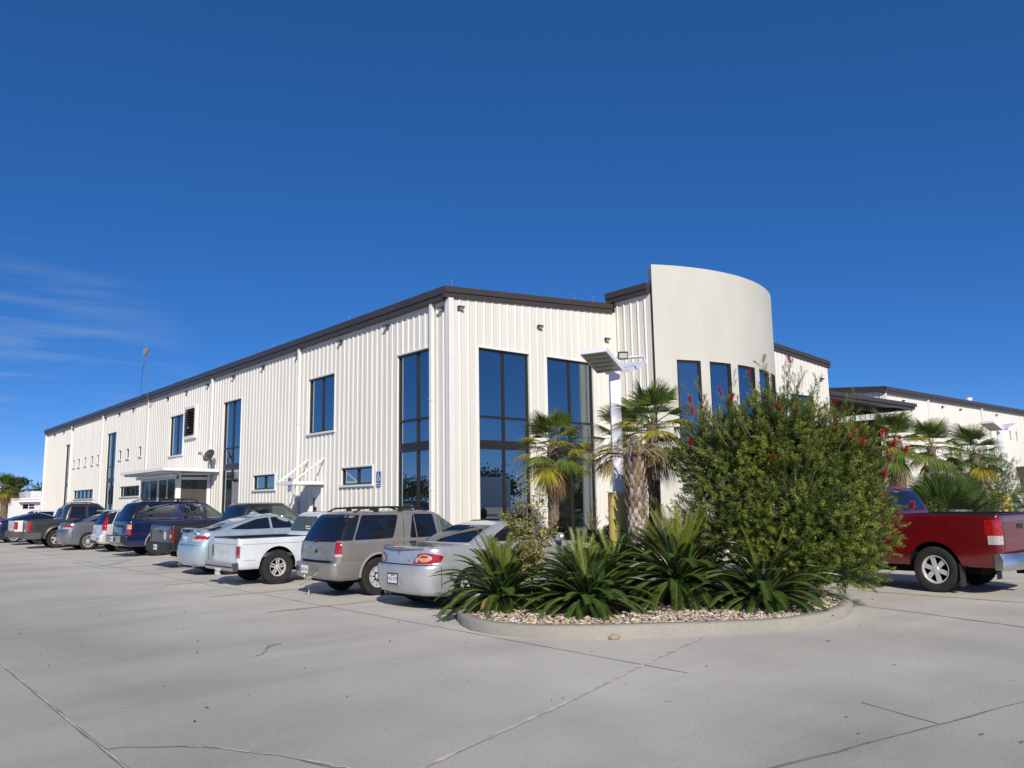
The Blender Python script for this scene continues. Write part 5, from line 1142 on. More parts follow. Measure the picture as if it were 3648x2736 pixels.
FAN = leaf_mat('fan_leaf', (.105, .165, .036), .35, .22, .45, .5); FANY = leaf_mat('fan_leaf_yellow', (.34, .32, .04), .45, .3, .4); FAND = leaf_mat('fan_leaf_dead', (.30, .215, .14), .85, .15, .35); PETI = mat('petiole', (.12, .15, .05), .5)
def fan(b, r, base, az, el, pet, R, n=34, spread=2.7, droop=.35, mi=0, pmi=1, cut=.45, fold=.12):
    """palmate leaf: petiole, then ribs radiating from its end, joined near the centre and free, drooping points outside"""
    d = Vector((cos(az)*cos(el), sin(az)*cos(el), sin(el))); s_ = Vector((-sin(az), cos(az), 0)); nrm = s_.cross(d)
    if nrm.z < 0: nrm = -nrm
    p0 = Vector(base); c = p0 + d*pet - Vector((0, 0, pet*.10)); b.tube([p0, p0 + d*pet*.5 + Vector((0, 0, pet*.02)), c], [.012, .010, .008], 4, pmi, caps=False)
    d2 = (d - Vector((0, 0, .25))).normalized(); w = spread/n*1.06
    for k in range(n):
        a = -spread/2 + spread*(k+.5)/n; L = R*(1 - .16*(a/(spread/2))**2)*r.uniform(.92, 1.05); dr = droop*r.uniform(.5, 1.5)
        e = (d2*cos(a) + s_*sin(a) - nrm*abs(sin(a))*.15); t = (s_*cos(a) - d2*sin(a)); zz = nrm*(fold if k % 2 else -fold)*.05
        h1, h2 = L*cut, L*.78; w1 = h1*w*.5; w2 = w1*.75
        q1 = c + e*h1; q2 = c + e*h2 - Vector((0, 0, dr*L*.16)); q3 = c + e*L*.97 - Vector((0, 0, dr*L*.45))
        i0 = b.vert(c); a1, b1 = b.vert(q1 - t*w1 + zz), b.vert(q1 + t*w1 - zz); a2, b2 = b.vert(q2 - t*w2), b.vert(q2 + t*w2); e3 = b.vert(q3)
        b.face((i0, a1, b1), mi); b.face((a1, a2, b2, b1), mi); b.face((a2, e3, b2), mi)
def palm_trunk(r, h, r0, r1, lean=(0, 0), rough=.25, flaps=160):
    t = MB(); n, m = 14, max(10, int(h*9)); rings = []
    for k in range(m+1):
        u = k/m; R = r0 + (r1-r0)*u; cx, cy = lean[0]*u*u, lean[1]*u*u
        rings.append([t.vert((cx + R*(1 + r.uniform(-rough, rough)*.5)*cos(2*pi*j/n), cy + R*(1 + r.uniform(-rough, rough)*.5)*sin(2*pi*j/n), h*u)) for j in range(n)])
    for A, B_ in zip(rings, rings[1:]):
        for j in range(n): t.face((A[j], A[(j+1) % n], B_[(j+1) % n], B_[j]))
    for k in range(flaps):
        a, u = r.uniform(0, 6.28), r.random(); R = r0 + (r1-r0)*u; c = Vector((lean[0]*u*u, lean[1]*u*u, h*u)); d = Vector((cos(a), sin(a), 0)); s_ = Vector((-sin(a), cos(a), 0)); l = r.uniform(.05, .13)
        t.poly([c + d*R*.95 - s_*.03, c + d*R*.95 + s_*.03, c + d*(R+.035) + s_*.012 + Vector((0, 0, l)), c + d*(R+.03) - s_*.014 + Vector((0, 0, l*.9))], 1)
    return t
def windmill_palm(loc, label, h, r0, R=.52, n=26, dead=12, seed=0, lean=(0, 0), group='windmill palms by the entrance', yellow=.42, pet=.55):
    r = random.Random(seed); o = thing('windmill_palm', label, 'palm', loc, 0, group)
    palm_trunk(r, h, r0*1.05, r0, lean).build('trunk', [mat('palm_fibre', (.145, .105, .075), .95, var=.4, vscale=14), mat('palm_leaf_base', (.30, .235, .175), .9, var=.3, vscale=20)], o, recalc=False)
    top = Vector((lean[0], lean[1], h)); b = MB()
    for k in range(n):
        u = k/(n-1); az = k*2.39996 + r.uniform(-.2, .2); el = radians(78 - 105*u) + r.uniform(-.12, .12)
        fan(b, r, top + Vector((0, 0, .05 - .25*u)), az, el, pet*r.uniform(.8, 1.15), R*r.uniform(.9, 1.1), mi=0 if u < .45 or r.random() > yellow*1.6 else 2, droop=.25 + .5*u)
    b.build('crown', [FAN, PETI, FANY], o, recalc=False)
    if dead:
        b = MB()
        for k in range(dead): az = k*2.39996; fan(b, r, top + Vector((0, 0, -.25)), az, radians(r.uniform(-72, -50)), pet*.55, R*.95, n=22, spread=r.uniform(.7, 1.3), droop=1.0, cut=.5)
        b.build('dead_skirt', [FAND, mat('dead_petiole', (.24, .17, .11), .9)], o, recalc=False)
    return o
windmill_palm((.86, -3.25, .1), 'windmill palm with a brown fibrous trunk standing before the second gable window', 3.05, .135, .64, 34, 16, 31, lean=(-.06, -.1))
windmill_palm((-1.35, -8.35, .1), 'windmill palm with a slim dark trunk beside the curved stucco front, right of the stub', 3.05, .10, .54, 30, 7, 32, lean=(-.12, -.14), pet=.5)
windmill_palm((1.65, -5.05, .1), 'windmill palm half hidden behind the white light pole', 3.1, .12, .62, 28, 8, 33)

def palm_stub():
    r = random.Random(8); o = thing('dead_palm_stub', 'thick dead palm stub with pale leaf base scales and drooping grey frond remains', 'dead palm', (-2.42, -8.85, .1))
    h = 2.5; t = MB(); n = 16; rings = []
    for k in range(19):
        u = k/18; R = .130 + .025*sin(u*3.5) - .04*max(0, u-.75); rings.append([t.vert((R*cos(2*pi*j/n), R*sin(2*pi*j/n), h*u)) for j in range(n)])
    for A, B_ in zip(rings, rings[1:]):
        for j in range(n): t.face((A[j], A[(j+1) % n], B_[(j+1) % n], B_[j]), 0)
    for row in range(21):
        for j in range(10):
            a = 2*pi*(j + .5*(row % 2))/10 + r.uniform(-.08, .08); z = .02 + row*.112 + r.uniform(-.015, .015); u = z/h; R = .130 + .025*sin(u*3.5); d = Vector((cos(a), sin(a), 0)); s_ = Vector((-sin(a), cos(a), 0)); o_ = r.uniform(.012, .03) + (.035 if u > .55 else 0); l = r.uniform(.15, .20)
            c = d*(R-.005) + Vector((0, 0, z)); e = d*(R+o_) + Vector((0, 0, z+l))
            i = [t.vert(c - s_*.046), t.vert(c + s_*.046), t.vert((c+e)/2 + s_*.038 + d*.010), t.vert(e + s_*.015), t.vert(e - s_*.018), t.vert((c+e)/2 - s_*.038 + d*.010)]
            k_ = t.vert((c+e)/2 + d*.018); mi = 1 if r.random() < (.75 if u < .6 else .35) else 2
            for x, y in zip(i, i[1:]+i[:1]): t.face((x, y, k_), mi)
    t.build('trunk', [mat('stub_shadow_bark', (.12, .085, .06), .95), mat('stub_scale_grey', (.44, .37, .33), .9, var=.35, vscale=16), mat('stub_scale_brown', (.27, .19, .14), .9, var=.4, vscale=16)], o, recalc=False)
    b = MB()
    for k in range(26):
        az = k*2.39996 + r.uniform(-.3, .3); frond(b, r, (.12*cos(az), .12*sin(az), h - r.uniform(-.04, .16)), az, radians(r.uniform(5, 60)), r.uniform(.55, .95), r.uniform(2.2, 3.4), .085, seg=14, per=2, lift=-.2, width=.006)
    for k in range(16):
        az = r.uniform(0, 6.28); b.tube([(.1*cos(az), .1*sin(az), h-.1), (.24*cos(az), .24*sin(az), h+.06), (.5*cos(az), .5*sin(az), h-.12), (.56*cos(az), .56*sin(az), h-.5)], [.014, .011, .008, .004], 4, 1)
    b.build('dead_fronds', [leaf_mat('grey_dead_leaf', (.27, .225, .185), .9, .1, .3), mat('grey_dead_rachis', (.30, .25, .21), .9)], o, recalc=False)
    b = MB(); az = radians(165); frond(b, r, (.1*cos(az), .1*sin(az), h-.1), az, radians(18), .95, 1.3, .16, lift=.1); b.build('living_frond', [SAGON, RACH], o, recalc=False)
palm_stub()

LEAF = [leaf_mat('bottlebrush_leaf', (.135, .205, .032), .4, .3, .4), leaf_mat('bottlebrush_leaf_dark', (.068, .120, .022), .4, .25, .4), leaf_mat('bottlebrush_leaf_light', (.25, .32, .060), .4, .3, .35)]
TWIG = mat('twig_bark', (.13, .10, .07), .9, var=.3)
def shoot(b, r, p, d, ln, nl, leaf, wid, mi):
    """a leafy shoot: thin stem with narrow leaves all round it, denser towards the tip"""
    d = d.normalized(); a = Vector((0, 0, 1)) if abs(d.z) < .9 else Vector((1, 0, 0)); u = d.cross(a).normalized(); w = d.cross(u); q = p
    pts = [p, p + d*ln*.5 + Vector((0, 0, ln*.03)), p + d*ln]; b.tube(pts, [.004, .003, .002], 3, 3, caps=False)
    for k in range(nl):
        t = (k+.5)/nl; c = p + d*ln*(.12 + .88*t); ph = k*2.39996 + r.uniform(-.3, .3); o = u*cos(ph) + w*sin(ph); e = (o*(1.0 - .45*t) + d*(.35 + .75*t)).normalized(); s_ = e.cross(d).normalized()*wid*.5; l = leaf*r.uniform(.75, 1.15)
        b.face((b.vert(c), b.vert(c + e*l*.45 + s_), b.vert(c + e*l - Vector((0, 0, l*.08))), b.vert(c + e*l*.45 - s_)), mi)
def bush_shape(r, lobes):
    """random point near the outside of one of the lobes (centre, radii), with its outward direction"""
    c, R, w = r.choices(lobes, [l[2] for l in lobes])[0]
    while True:
        d = Vector((r.gauss(0, 1), r.gauss(0, 1), r.gauss(0, 1))).normalized(); 
        if d.z > -.75: break
    rad = r.uniform(.08, 1.0)**.5 * r.uniform(.86, 1.06)
    return Vector(c) + Vector((d.x*R[0], d.y*R[1], d.z*R[2]))*rad, (d + Vector((0, 0, .45))).normalized(), rad
def bottlebrush():
    r = random.Random(21); o = thing('bottlebrush_bush', 'big dense green bush with red brush flowers at the right end of the island', 'bush', (-1.15, -10.75, .1))
    lobes = [((-.60, .42, 2.25), (.85, .85, .90), 2.6), ((.02, -.08, 2.65), (.95, .95, .78), 2.8), ((.62, -.55, 2.25), (.92, .92, .88), 2.6), ((-.62, .3, 1.3), (.88, .88, .95), 2.4), ((-.02, -.42, 1.5), (1.12, 1.12, 1.2), 4), ((.70, -.78, 1.25), (.88, .88, .95), 2.6), ((-.4, -.4, .65), (.75, .75, .6), 1.2), ((.38, -.78, .6), (.85, .8, .55), 1.6), ((.92, -.68, 1.85), (.75, .75, .85), 1.6), ((-.68, .75, 2.35), (.55, .55, .6), .8)]
    t = MB()
    for k in range(34):
        c, R, w = r.choice(lobes); d = Vector((r.gauss(0, 1), r.gauss(0, 1), r.gauss(0, .8))).normalized(); e = Vector(c) + Vector((d.x*R[0], d.y*R[1], d.z*R[2]))*.85; s_ = Vector((r.uniform(-.3, .3), r.uniform(-.3, .3), 0)); m = s_.lerp(e, .5) + Vector((r.uniform(-.15, .15), r.uniform(-.15, .15), .12))
        t.tube([s_, m, e], [.030, .018, .006], 5)
    t.build('branches', TWIG, o)
    b = MB(); tips = []
    for k in range(10500):
        p, d, rad = bush_shape(r, lobes)
        if p.z < .05: continue
        d = (d + Vector((r.uniform(-.6, .6), r.uniform(-.6, .6), r.uniform(-.35, .5)))).normalized()
        shoot(b, r, p, d, r.uniform(.10, .20), r.randint(16, 23), .066, .0145, 1 if rad < .75 else r.choices((0, 1, 2), (5, 2, 4))[0])  # inner shoots all take the dark leaf: inside shade put into colour
    for k in range(34):   # long wands that break the outline
        c, R, w = r.choices(lobes, [l[2] for l in lobes])[0]; a = r.uniform(0, 6.28); d = Vector((cos(a)*.6, sin(a)*.6, r.uniform(.5, 1.3))).normalized(); p = Vector(c) + Vector((d.x*R[0], d.y*R[1], d.z*R[2]))*.9
        ln = r.uniform(.3, .75); d = (d + Vector((0, 0, .6))).normalized(); q = p + d*ln; t2 = [p, p + d*ln*.6 + Vector((r.uniform(-.06, .06), r.uniform(-.06, .06), 0)), q]
        b.tube(t2, [.006, .004, .003], 3, 3, caps=False)
        for m in range(4): shoot(b, r, t2[0].lerp(q, .25 + .24*m), (d + Vector((r.uniform(-.5, .5), r.uniform(-.5, .5), .1))), .14, 18, .062, .010, 2 if m > 1 else 0)
    for s_, q in (((.05, -.25, 2.9), (.10, -.32, 3.85)), ((.25, -.45, 2.8), (.42, -.72, 3.62)), ((-.1, -.05, 2.9), (-.12, .0, 3.5)), ((-.3, .3, 2.7), (-.42, .45, 3.32)), ((.5, -.7, 2.6), (.75, -1.0, 3.2)), ((.2, -.3, 2.9), (.22, -.42, 3.6))):
        s_, q = Vector(s_), Vector(q); d = q-s_; b.tube([s_, s_.lerp(q, .5) + Vector((.03, .02, 0)), q], [.008, .006, .003], 3, 3, caps=False)
        for m in range(11): shoot(b, r, s_.lerp(q, .1 + .085*m), (d.normalized() + Vector((r.uniform(-.8, .8), r.uniform(-.8, .8), .2))), .14, 20, .064, .011, r.choice((0, 2)))
    spots = [(-2.32, -11.18, 3.68), (-2.17, -11.35, 3.88), (-1.84, -11.63, 3.87), (-1.91, -11.28, 2.34), (-2.93, -10.45, 2.6), (-2.94, -10.54, 3.09), (-3.0, -10.52, 3.26), (-2.78, -10.68, 3.08), (-2.63, -10.86, 3.39), (-2.51, -10.95, 3.29), (-1.69, -11.61, 3.12), (-1.9, -11.44, 3.13), (-1.17, -11.61, 2.85), (-1.01, -11.76, 2.89), (-.89, -11.86, 2.89), (-.88, -11.85, 2.8), (-.91, -11.81, 2.74), (-.65, -12.04, 2.74), (-.73, -11.95, 2.65), (-.56, -12.08, 2.57), (-.58, -12.07, 2.6), (-.35, -12.28, 2.7), (-.29, -12.34, 2.71), (-.13, -12.46, 2.61), (-.03, -12.51, 2.45), (-.27, -12.23, 2.07), (-.2, -12.34, 2.3), (.11, -12.46, 1.55), (-.21, -12.21, 1.69), (-.98, -11.84, 3.22), (-.2, -12.38, 2.54)]
    spots = [(x+1.15, y+10.75, z-.1) for x, y, z in spots]
    for q in spots:      # the leafy branches that end in a flower
        q = Vector(q); c = Vector((.1, -.1, 1.7)); d = q - c; s0 = c + d*.62; b.tube([s0, s0.lerp(q, .5) + Vector((0, 0, .06)), q], [.010, .007, .004], 3, 3, caps=False)
        for m in range(9): shoot(b, r, s0.lerp(q, .15 + .09*m), (d.normalized() + Vector((r.uniform(-.9, .9), r.uniform(-.9, .9), r.uniform(0, .6)))), r.uniform(.12, .2), 20, .066, .0115, r.choice((0, 2)))
    b.build('crown', LEAF + [TWIG], o, recalc=False)
    RF = leaf_mat('bottlebrush_flower', (.55, .018, .012), .5, .2, .35)
    for q in spots:
        f = MB(); q = Vector(q); d = Vector((r.uniform(-.5, .5), r.uniform(-.5, .5), 1)).normalized(); u = d.cross(Vector((1, 0, 0))).normalized(); w = d.cross(u)
        for k in range(120):
            a = k*2.39996; c = q + d*(.13*k/120); e = (u*cos(a) + w*sin(a) + d*r.uniform(-.1, .35)).normalized(); s_ = e.cross(d)*.0034; f.face((f.vert(c - s_), f.vert(c + s_), f.vert(c + e*.042 + s_), f.vert(c + e*.042 - s_)))
        f.build('flower', RF, o, recalc=False)
bottlebrush()

def sapling():
    r = random.Random(6); o = thing('sapling', 'thin sapling with sparse yellowish leaves growing from the gravel beside the silver coupe', 'sapling', (-4.82, -8.72, .1))
    t, b = MB(), MB()
    stems = [([(0, 0, 0), (.02, .0, .35), (-.02, .02, .8), (-.12, .05, 1.3), (-.16, .03, 2.0)], .012), ([(0, 0, .2), (.05, -.03, .7), (.12, -.06, 1.25), (.20, -.10, 1.72)], .010), ([(0, 0, .45), (-.12, .05, .8), (-.25, .12, 1.15), (-.42, .22, 1.42)], .008), ([(0, 0, .3), (.1, .0, .6), (.22, -.08, .9), (.35, -.2, 1.2)], .008), ([(0, 0, .5), (-.05, .02, 1.0), (-.06, 0, 1.6)], .009), ([(0, 0, .4), (-.15, .05, .55), (-.38, .1, .45), (-.45, .12, .25)], .006), ([(0, 0, .6), (.05, -.05, 1.1), (.02, -.06, 1.5)], .008), ([(.05, 0, .6), (.12, -.12, 1.0), (.2, -.25, 1.3)], .006)]
    for pts, w in stems:
        P = [Vector((p[0]*.8, p[1]*.8, p[2]*1.04)) for p in pts]; t.tube(P, [w*(1-.7*k/(len(P)-1)) for k in range(len(P))], 5)
        for k in range(230 if len(P) > 3 and P[-1].z > .6 else 30):
            u = r.random()**.8*(len(P)-1); i = min(int(u), len(P)-2); c = P[i].lerp(P[i+1], u-i)
            if c.z < .55: continue
            s_ = Vector((r.gauss(0, 1), r.gauss(0, 1), r.gauss(0, .6))).normalized()*r.uniform(.02, .13); b.tube([c, c+s_], .002, 3, 2, caps=False); q = c + s_
            for m in range(3):
                d = (s_.normalized() + Vector((r.uniform(-1, 1), r.uniform(-1, 1), r.uniform(-.4, .9)))).normalized(); l = r.uniform(.04, .065); w2 = d.cross(Vector((r.uniform(-1, 1), r.uniform(-1, 1), 1))).normalized()*l*.26
                b.face((b.vert(q), b.vert(q + d*l*.5 + w2), b.vert(q + d*l), b.vert(q + d*l*.5 - w2)), r.choice((0, 0, 1)))
    for k in range(7):
        a = r.uniform(0, 6.28); p0 = Vector((0, 0, r.uniform(.4, 1.2))); t.tube([p0, p0 + Vector((cos(a)*.2, sin(a)*.2, .2)), p0 + Vector((cos(a)*.4, sin(a)*.4, r.uniform(.2, .5)))], [.005, .004, .002], 4)
    t.build('stems', mat('sapling_bark', (.27, .23, .18), .9, var=.3), o); b.build('leaves', [leaf_mat('sapling_leaf', (.29, .33, .07), .45, .3, .4), leaf_mat('sapling_leaf_yellow', (.40, .36, .11), .45, .3, .4), TWIG], o, recalc=False)
sapling()

def leafy_shrub(loc, label, lobes, n, leaf, wid, mats, seed, nl=(9, 14), sl=(.10, .22), group=None, name='shrub'):
    r = random.Random(seed); o = thing(name, label, 'shrub', loc, 0, group); t, b = MB(), MB()
    for k in range(14):
        c, R, w = r.choice(lobes); e = Vector(c) + Vector((r.uniform(-.6, .6)*R[0], r.uniform(-.6, .6)*R[1], r.uniform(-.2, .8)*R[2])); t.tube([(r.uniform(-.1, .1), r.uniform(-.1, .1), 0), e*.5 + Vector((0, 0, .1)), e], [.022, .014, .005], 5)
    t.build('branches', TWIG, o)
    for k in range(n):
        p, d, rad = bush_shape(r, lobes)
        if p.z > .03: shoot(b, r, p, (d + Vector((r.uniform(-.6, .6), r.uniform(-.6, .6), .1))), r.uniform(*sl), r.randint(*nl), leaf, wid, r.choice((0, 0, 1, 2)))
    b.build('crown', mats + [TWIG], o, recalc=False); return o
BROAD = [leaf_mat('broad_leaf', (.075, .125, .03), .4, .25, .4), leaf_mat('broad_leaf_dark', (.035, .07, .018), .4, .2, .4), leaf_mat('broad_leaf_lime', (.19, .22, .045), .4, .3, .4)]
leafy_shrub((-1.75, -8.15, .1), 'light green shrub growing between the dead palm stub and the slim palm trunk', [((0, 0, .8), (.45, .45, .7), 3), ((.3, .25, 1.0), (.4, .4, .6), 2)], 300, .075, .022, BROAD, 41)
leafy_shrub((-1.55, -9.4, .1), 'yellow green leafy vine at the left foot of the flowering bush', [((0, 0, .75), (.5, .45, .65), 3), ((-.25, .3, .5), (.4, .4, .5), 2)], 260, .07, .03, [BROAD[0], BROAD[2], BROAD[2]], 42)
leafy_shrub((1.15, -4.35, .1), 'tall thin yellow green seedling in front of the gable window', [((0, 0, .8), (.10, .10, .9), 3)], 60, .06, .018, [BROAD[2], BROAD[0], BROAD[2]], 43)
leafy_shrub((-.9, -7.2, .1), 'dark shrub in the bed behind the white light pole', [((0, 0, .55), (.5, .5, .5), 3), ((.6, .2, .5), (.5, .5, .45), 2)], 260, .07, .022, BROAD, 44)
leafy_shrub((-.1, -8.6, .1), 'dark leafy shrub against the back of the flowering bush', [((0, 0, 1.0), (.7, .8, .95), 3)], 420, .07, .018, [LEAF[0], LEAF[1], LEAF[1]], 45)

# second planting island on the right, behind the red truck
def right_island():
    b = MB(); P = [(8.2, -9.6), (9.0, -10.3), (17.5, -10.6), (18.4, -9.9), (18.4, -5.5), (17.4, -4.8), (9.0, -4.8), (8.2, -5.6)]; n = len(P); I = offset_poly(P, .15)
    R = [[b.vert((*p, z)) for p in Q] for Q, z in ((P, -.02), (P, .15), (I, .15), (I, .10))]
    for A, B_ in zip(R, R[1:]):
        for i in range(n): b.face((A[i], A[(i+1) % n], B_[(i+1) % n], B_[i]))
    structure(b.build('kerb', bpy.data.materials['kerb_concrete'])); b = MB(); b.face([b.vert((*p, .10)) for p in I]); structure(b.build('planting_bed', MATS['bed_soil'], recalc=False))
right_island()
g2 = 'windmill palms behind the red truck'
windmill_palm((11.6, -7.15, .1), 'windmill palm with the thickest trunk, leftmost of those behind the red truck', 3.3, .24, .70, 26, 8, 51, group=g2, yellow=.2, pet=.55)
windmill_palm((13.6, -7.4, .1), 'windmill palm with a round crown in the middle of those behind the red truck', 3.2, .12, .68, 22, 4, 52, group=g2, yellow=.15, pet=.5)
windmill_palm((14.9, -8.2, .1), 'windmill palm with a flat crown nearest the right-hand round bush', 2.95, .12, .68, 22, 4, 53, group=g2, yellow=.25, pet=.5)
def fan_palm():
    r = random.Random(61); o = thing('fan_palm', 'low trunkless fan palm with very large leaves behind the bed of the red truck', 'palm', (12.4, -8.1, .1)); b = MB()
    for k in range(30):
        u = k/29; az = k*2.39996; fan(b, r, (0, 0, .3), az, radians(80 - 62*u), (1.5 - .35*u)*r.uniform(.9, 1.1), .98*r.uniform(.9, 1.1), 40, 2.9, .12, cut=.62)
    b.build('crown', [leaf_mat('fan_leaf_bright', (.085, .145, .045), .35, .25, .4), PETI], o, recalc=False); t = MB(); t.lathe([(.16, 0), (.14, .25), (.05, .4), (0, .42)], 10); t.build('trunk', RACHB, o)
fan_palm()
leafy_shrub((17.2, -7.6, .1), 'round dark green bush with small reddish blooms near the right light pole', [((0, 0, 1.9), (1.45, 1.4, 1.25), 4), ((.5, -.4, 1.4), (1.3, 1.2, 1.2), 3), ((-.3, .2, 2.6), (1.0, 1.0, .9), 2)], 1900, .085, .016, [LEAF[0], LEAF[1], LEAF[0]], 62, name='bush')
leafy_shrub((13.6, -9.6, .1), 'low bright green shrub right behind the rail of the red truck', [((0, 0, .55), (1.2, .6, .6), 3), ((1.3, .2, .5), (1.0, .6, .55), 2)], 500, .10, .026, BROAD, 63)
leafy_shrub((10.2, -8.4, .1), 'low green shrub behind the cab of the red truck', [((0, 0, .7), (1.0, .6, .7), 3), ((.9, .3, .6), (.8, .6, .6), 2)], 420, .10, .026, BROAD, 64)

# ------------------------------------------------------------------ the far left: site office, trailers, trees
def site_office():
    o = thing('site_office', 'white portable site office with one double window beyond the end of the long building', 'portable building', (1.7, 80, 0))
    b = MB(); b.box((0, 0, .5), (2.9, 9, 2.75)); b.build('wall', mat('white_siding', (.66, .66, .65), .6, var=.05), o)
    b = MB(); b.box((.85, -.5, 2.50), (3.1, 9.2, 2.62)); b.box((-.1, -.1, 2.76), (3.0, 9.1, 2.9)); b.build('roof', WHITE, o)
    b = MB(); b.box((1.25, -.03, 1.75), (2.4, -.01, 2.30)); f = b.build('window', WHITE, o); b = MB(); b.box((1.29, -.035, 1.79), (1.8, -.031, 2.26)); b.box((1.86, -.035, 1.79), (2.36, -.031, 2.0)); b.box((1.86, -.035, 2.05), (2.36, -.031, 2.26)); b.build('pane', CGLASS, f)
    b = MB(); b.box((.1, .1, 0), (2.8, 8.9, .5)); b.build('skirting', mat('grey_skirting', (.3, .3, .3), .8), o)
site_office()
def far_box(name, label, cat, loc, size, col, extra=None):
    o = thing(name, label, cat, loc); x, y, z = size
    b = MB(); b.box((0, 0, .9), (x, y, z)); b.build('body', mat(name+'_body', col, .5, var=.05), o)
    for k in range(3):
        w = MB(); w.lathe([(.5, -.15), (.5, .15)], 16, 'x'); q = w.build('wheel', RUBBER, o); q.location = (x/2, y*(.15 + .3*k), .5)
    if extra: extra(o)
def cab_extra(o):
    b = MB(); b.box((.3, -.02, 2.3), (2.1, -.005, 3.1)); b.build('windshield', CGLASS, o); b = MB(); b.box((.2, .3, 3.4), (2.2, 2, 3.75)); b.build('roof_fairing', mat('truck_red', (.40, .015, .015), .35, coat=1), o)
    b = MB(); b.tube([(1.7, -.1, 3.3), (1.7, -.1, 3.6)], .06, 6); b.build('marker_lamp', WHITE, o)
far_box('semi_truck', 'bright red truck cab standing behind the white site office', 'truck', (2.0, 92, 0), (2.4, 5, 3.45), (.40, .015, .015), cab_extra)
def trail_extra(o):
    b = MB(); b.box((-.02, .1, 2.75), (2.0, 11.9, 3.5)); b.build('load', mat('purple_tarp', (.16, .04, .10), .6), o)
    b = MB()
    for k in range(6): b.box((-.03, -.03, 1.1+k*.27), (2.6, 0, 1.16+k*.27))
    b.build('siding_rib', WHITE, o)
far_box('trailer', 'white ribbed trailer at the far left edge with a dark red load on top', 'trailer', (-4.2, 84, 0), (3.0, 12, 2.75), (.66, .66, .66), trail_extra)
def box_extra(o): b = MB(); b.box((.2, -.4, .9), (2.2, -.01, 2.0)); b.build('hood', WHITE, o)
far_box('box_truck', 'rounded white box truck just left of the far end of the long building', 'truck', (4.7, 86, 0), (2.3, 7, 3.75), (.68, .68, .68), box_extra)
TREE = [leaf_mat('pine_needles', (.040, .062, .022), .6, .15, .4), leaf_mat('oak_leaf', (.055, .078, .024), .6, .15, .4), leaf_mat('tree_leaf_dark', (.026, .046, .016), .6, .15, .4)]
BARK = mat('tree_bark', (.12, .09, .07), .95, var=.3)
def tree(loc, label, h, lobes, seed, n=900, ls=.35, name='tree', group='trees beyond the lot', mi=(0, 1, 2)):
    r = random.Random(seed); o = thing(name, label, 'tree', loc, 0, group); t = MB(); t.tube([(0, 0, 0), (r.uniform(-.2, .2), .1, h*.45), (r.uniform(-.3, .3), 0, h*.85)], [.26, .18, .06], 7)
    for k in range(9):
        c, R, w = r.choice(lobes); z = h*r.uniform(.35, .75); t.tube([(0, 0, z), ((c[0])*.6, (c[1])*.6, (z+c[2])/2+.3), (c[0] + r.uniform(-.5, .5)*R[0], c[1] + r.uniform(-.5, .5)*R[1], c[2])], [.10, .07, .03], 5)
    t.build('trunk', BARK, o); b = MB()
    for k in range(n):
        p, d, rad = bush_shape(r, lobes)
        for m in range(5):
            q = p + Vector((r.gauss(0, 1), r.gauss(0, 1), r.gauss(0, .7)))*ls*.9; e = Vector((r.gauss(0, 1), r.gauss(0, 1), r.gauss(0, .8))).normalized(); s_ = e.cross(Vector((r.gauss(0, 1), r.gauss(0, 1), r.gauss(0, 1)))).normalized()*ls*.22
            b.face((b.vert(q), b.vert(q + e*ls*.5 + s_), b.vert(q + e*ls), b.vert(q + e*ls*.5 - s_)), r.choice(mi))
    b.build('crown', TREE, o, recalc=False); return o
tree((8.5, 120, 0), 'tall pine with a flat topped clump rising above the tree line', 6.4, [((0, 0, 5.6), (1.7, 1.7, .55), 3), ((-.4, 0, 4.7), (1.3, 1.3, .45), 2), ((.5, 0, 3.6), (1.0, 1.0, .4), 1)], 71, 420, .4, 'pine_tree', mi=(0, 2))
tree((13.5, 118, 0), 'dense rounded tree against the far corner of the long building', 6.2, [((0, 0, 3.6), (3.2, 3, 2.4), 3), ((1.4, 0, 4.6), (2.2, 2, 1.5), 2), ((-2.2, 0, 3.0), (2.2, 2, 1.8), 2)], 72, 900, .5)
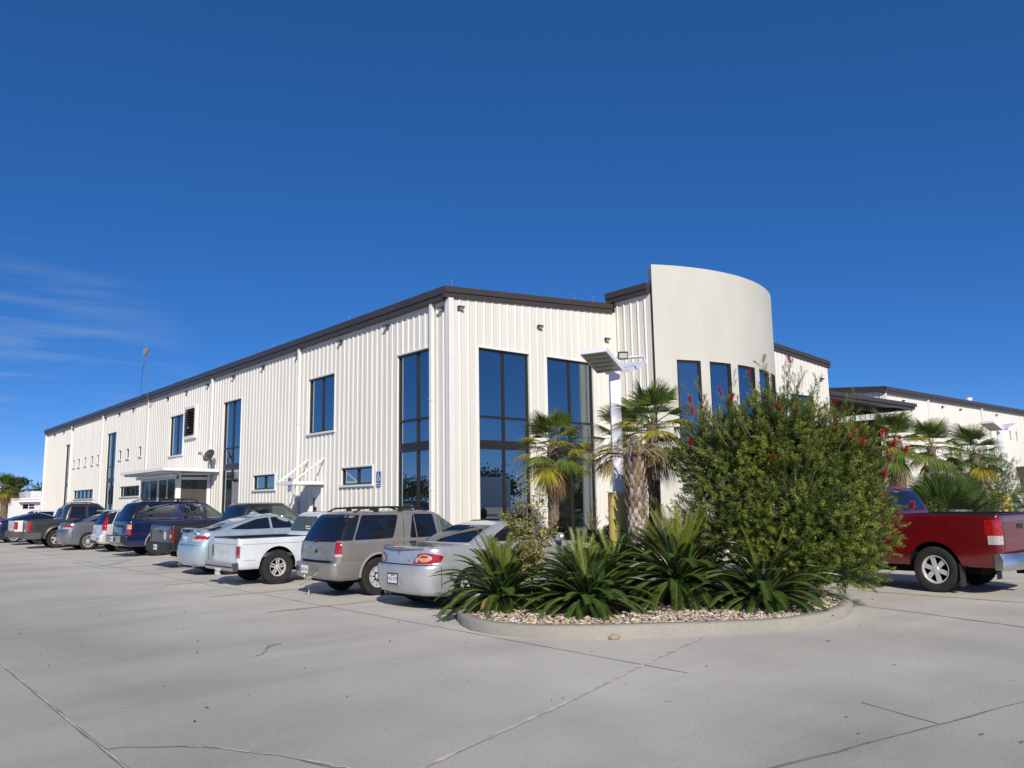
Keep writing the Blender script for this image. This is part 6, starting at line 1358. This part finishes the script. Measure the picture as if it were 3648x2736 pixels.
tree((5.0, 124, 0), 'lower bushy tree left of the flat topped pine', 5.0, [((0, 0, 2.8), (3.4, 3, 1.9), 3), ((-1.6, 0, 3.3), (1.5, 1.5, 1.0), 2), ((2.0, 0, 2.4), (2.2, 2, 1.5), 2)], 73, 800, .5)
tree((10, 128, 0), 'broad bushy tree directly behind the flat topped pine', 5.0, [((0, 0, 2.8), (4.4, 3, 1.8), 3), ((2.6, 0, 3.0), (2.2, 2, 1.3), 2)], 74, 800, .5)
tree((-1.0, 132, 0), 'dark tree at the far left edge behind the palm', 7.0, [((0, 0, 4.0), (3.2, 3, 2.6), 3), ((-1.6, 0, 5.8), (1.6, 1.5, 1.3), 2)], 75, 800, .5)
windmill_palm((-.75, 66, 0), 'palm with a shaggy trunk at the far left in front of the white trailer', 3.75, .28, .95, 30, 8, 81, group=None, pet=.6, yellow=.1)

# ------------------------------------------------------------------ surroundings behind the photographer, seen mirrored in the windows
def white_trailer(loc, label, rz):
    o = thing('semi_trailer', label, 'trailer', loc, rz); b = MB(); b.box((0, 0, 1.15), (13.5, 2.6, 4.0)); b.build('body', mat('trailer_white', (.70, .71, .72), .4, var=.03), o)
    for k in range(2):
        w = MB(); w.lathe([(.5, -.25), (.5, .25)], 18, 'y'); q = w.build('wheel', RUBBER, o); q.location = (11 + k*1.25, .25, .5)
    b = MB(); b.box((2.5, .4, 0), (2.65, .55, 1.15)); b.build('landing_leg', DARK, o)
white_trailer((26, -40, 0), 'long white semi trailer mirrored in the lower panes of the gable windows', radians(-25))
white_trailer((-62, 66, 0), 'white semi trailer mirrored in the tall corner window of the long side', radians(60))
for k, (x, y, h) in enumerate(((44, -62, 5.5), (54, -66, 6.5), (64, -60, 6), (74, -58, 7), (-66, 88, 6), (-72, 112, 7), (-64, 140, 6), (-50, 172, 8), (-46, 205, 8.5), (-52, 240, 9), (-44, 272, 9))):
    tree((x, y, 0), 'leafy tree of the row mirrored in the lower window panes', h, [((0, 0, h*.6), (4.5, 4.5, h*.38), 3), ((2.2, 1, h*.5), (2.5, 2.5, h*.3), 2), ((-2.4, -1, h*.55), (2.4, 2.4, h*.3), 2)], 90+k, 500, .6, group='trees mirrored in the windows')
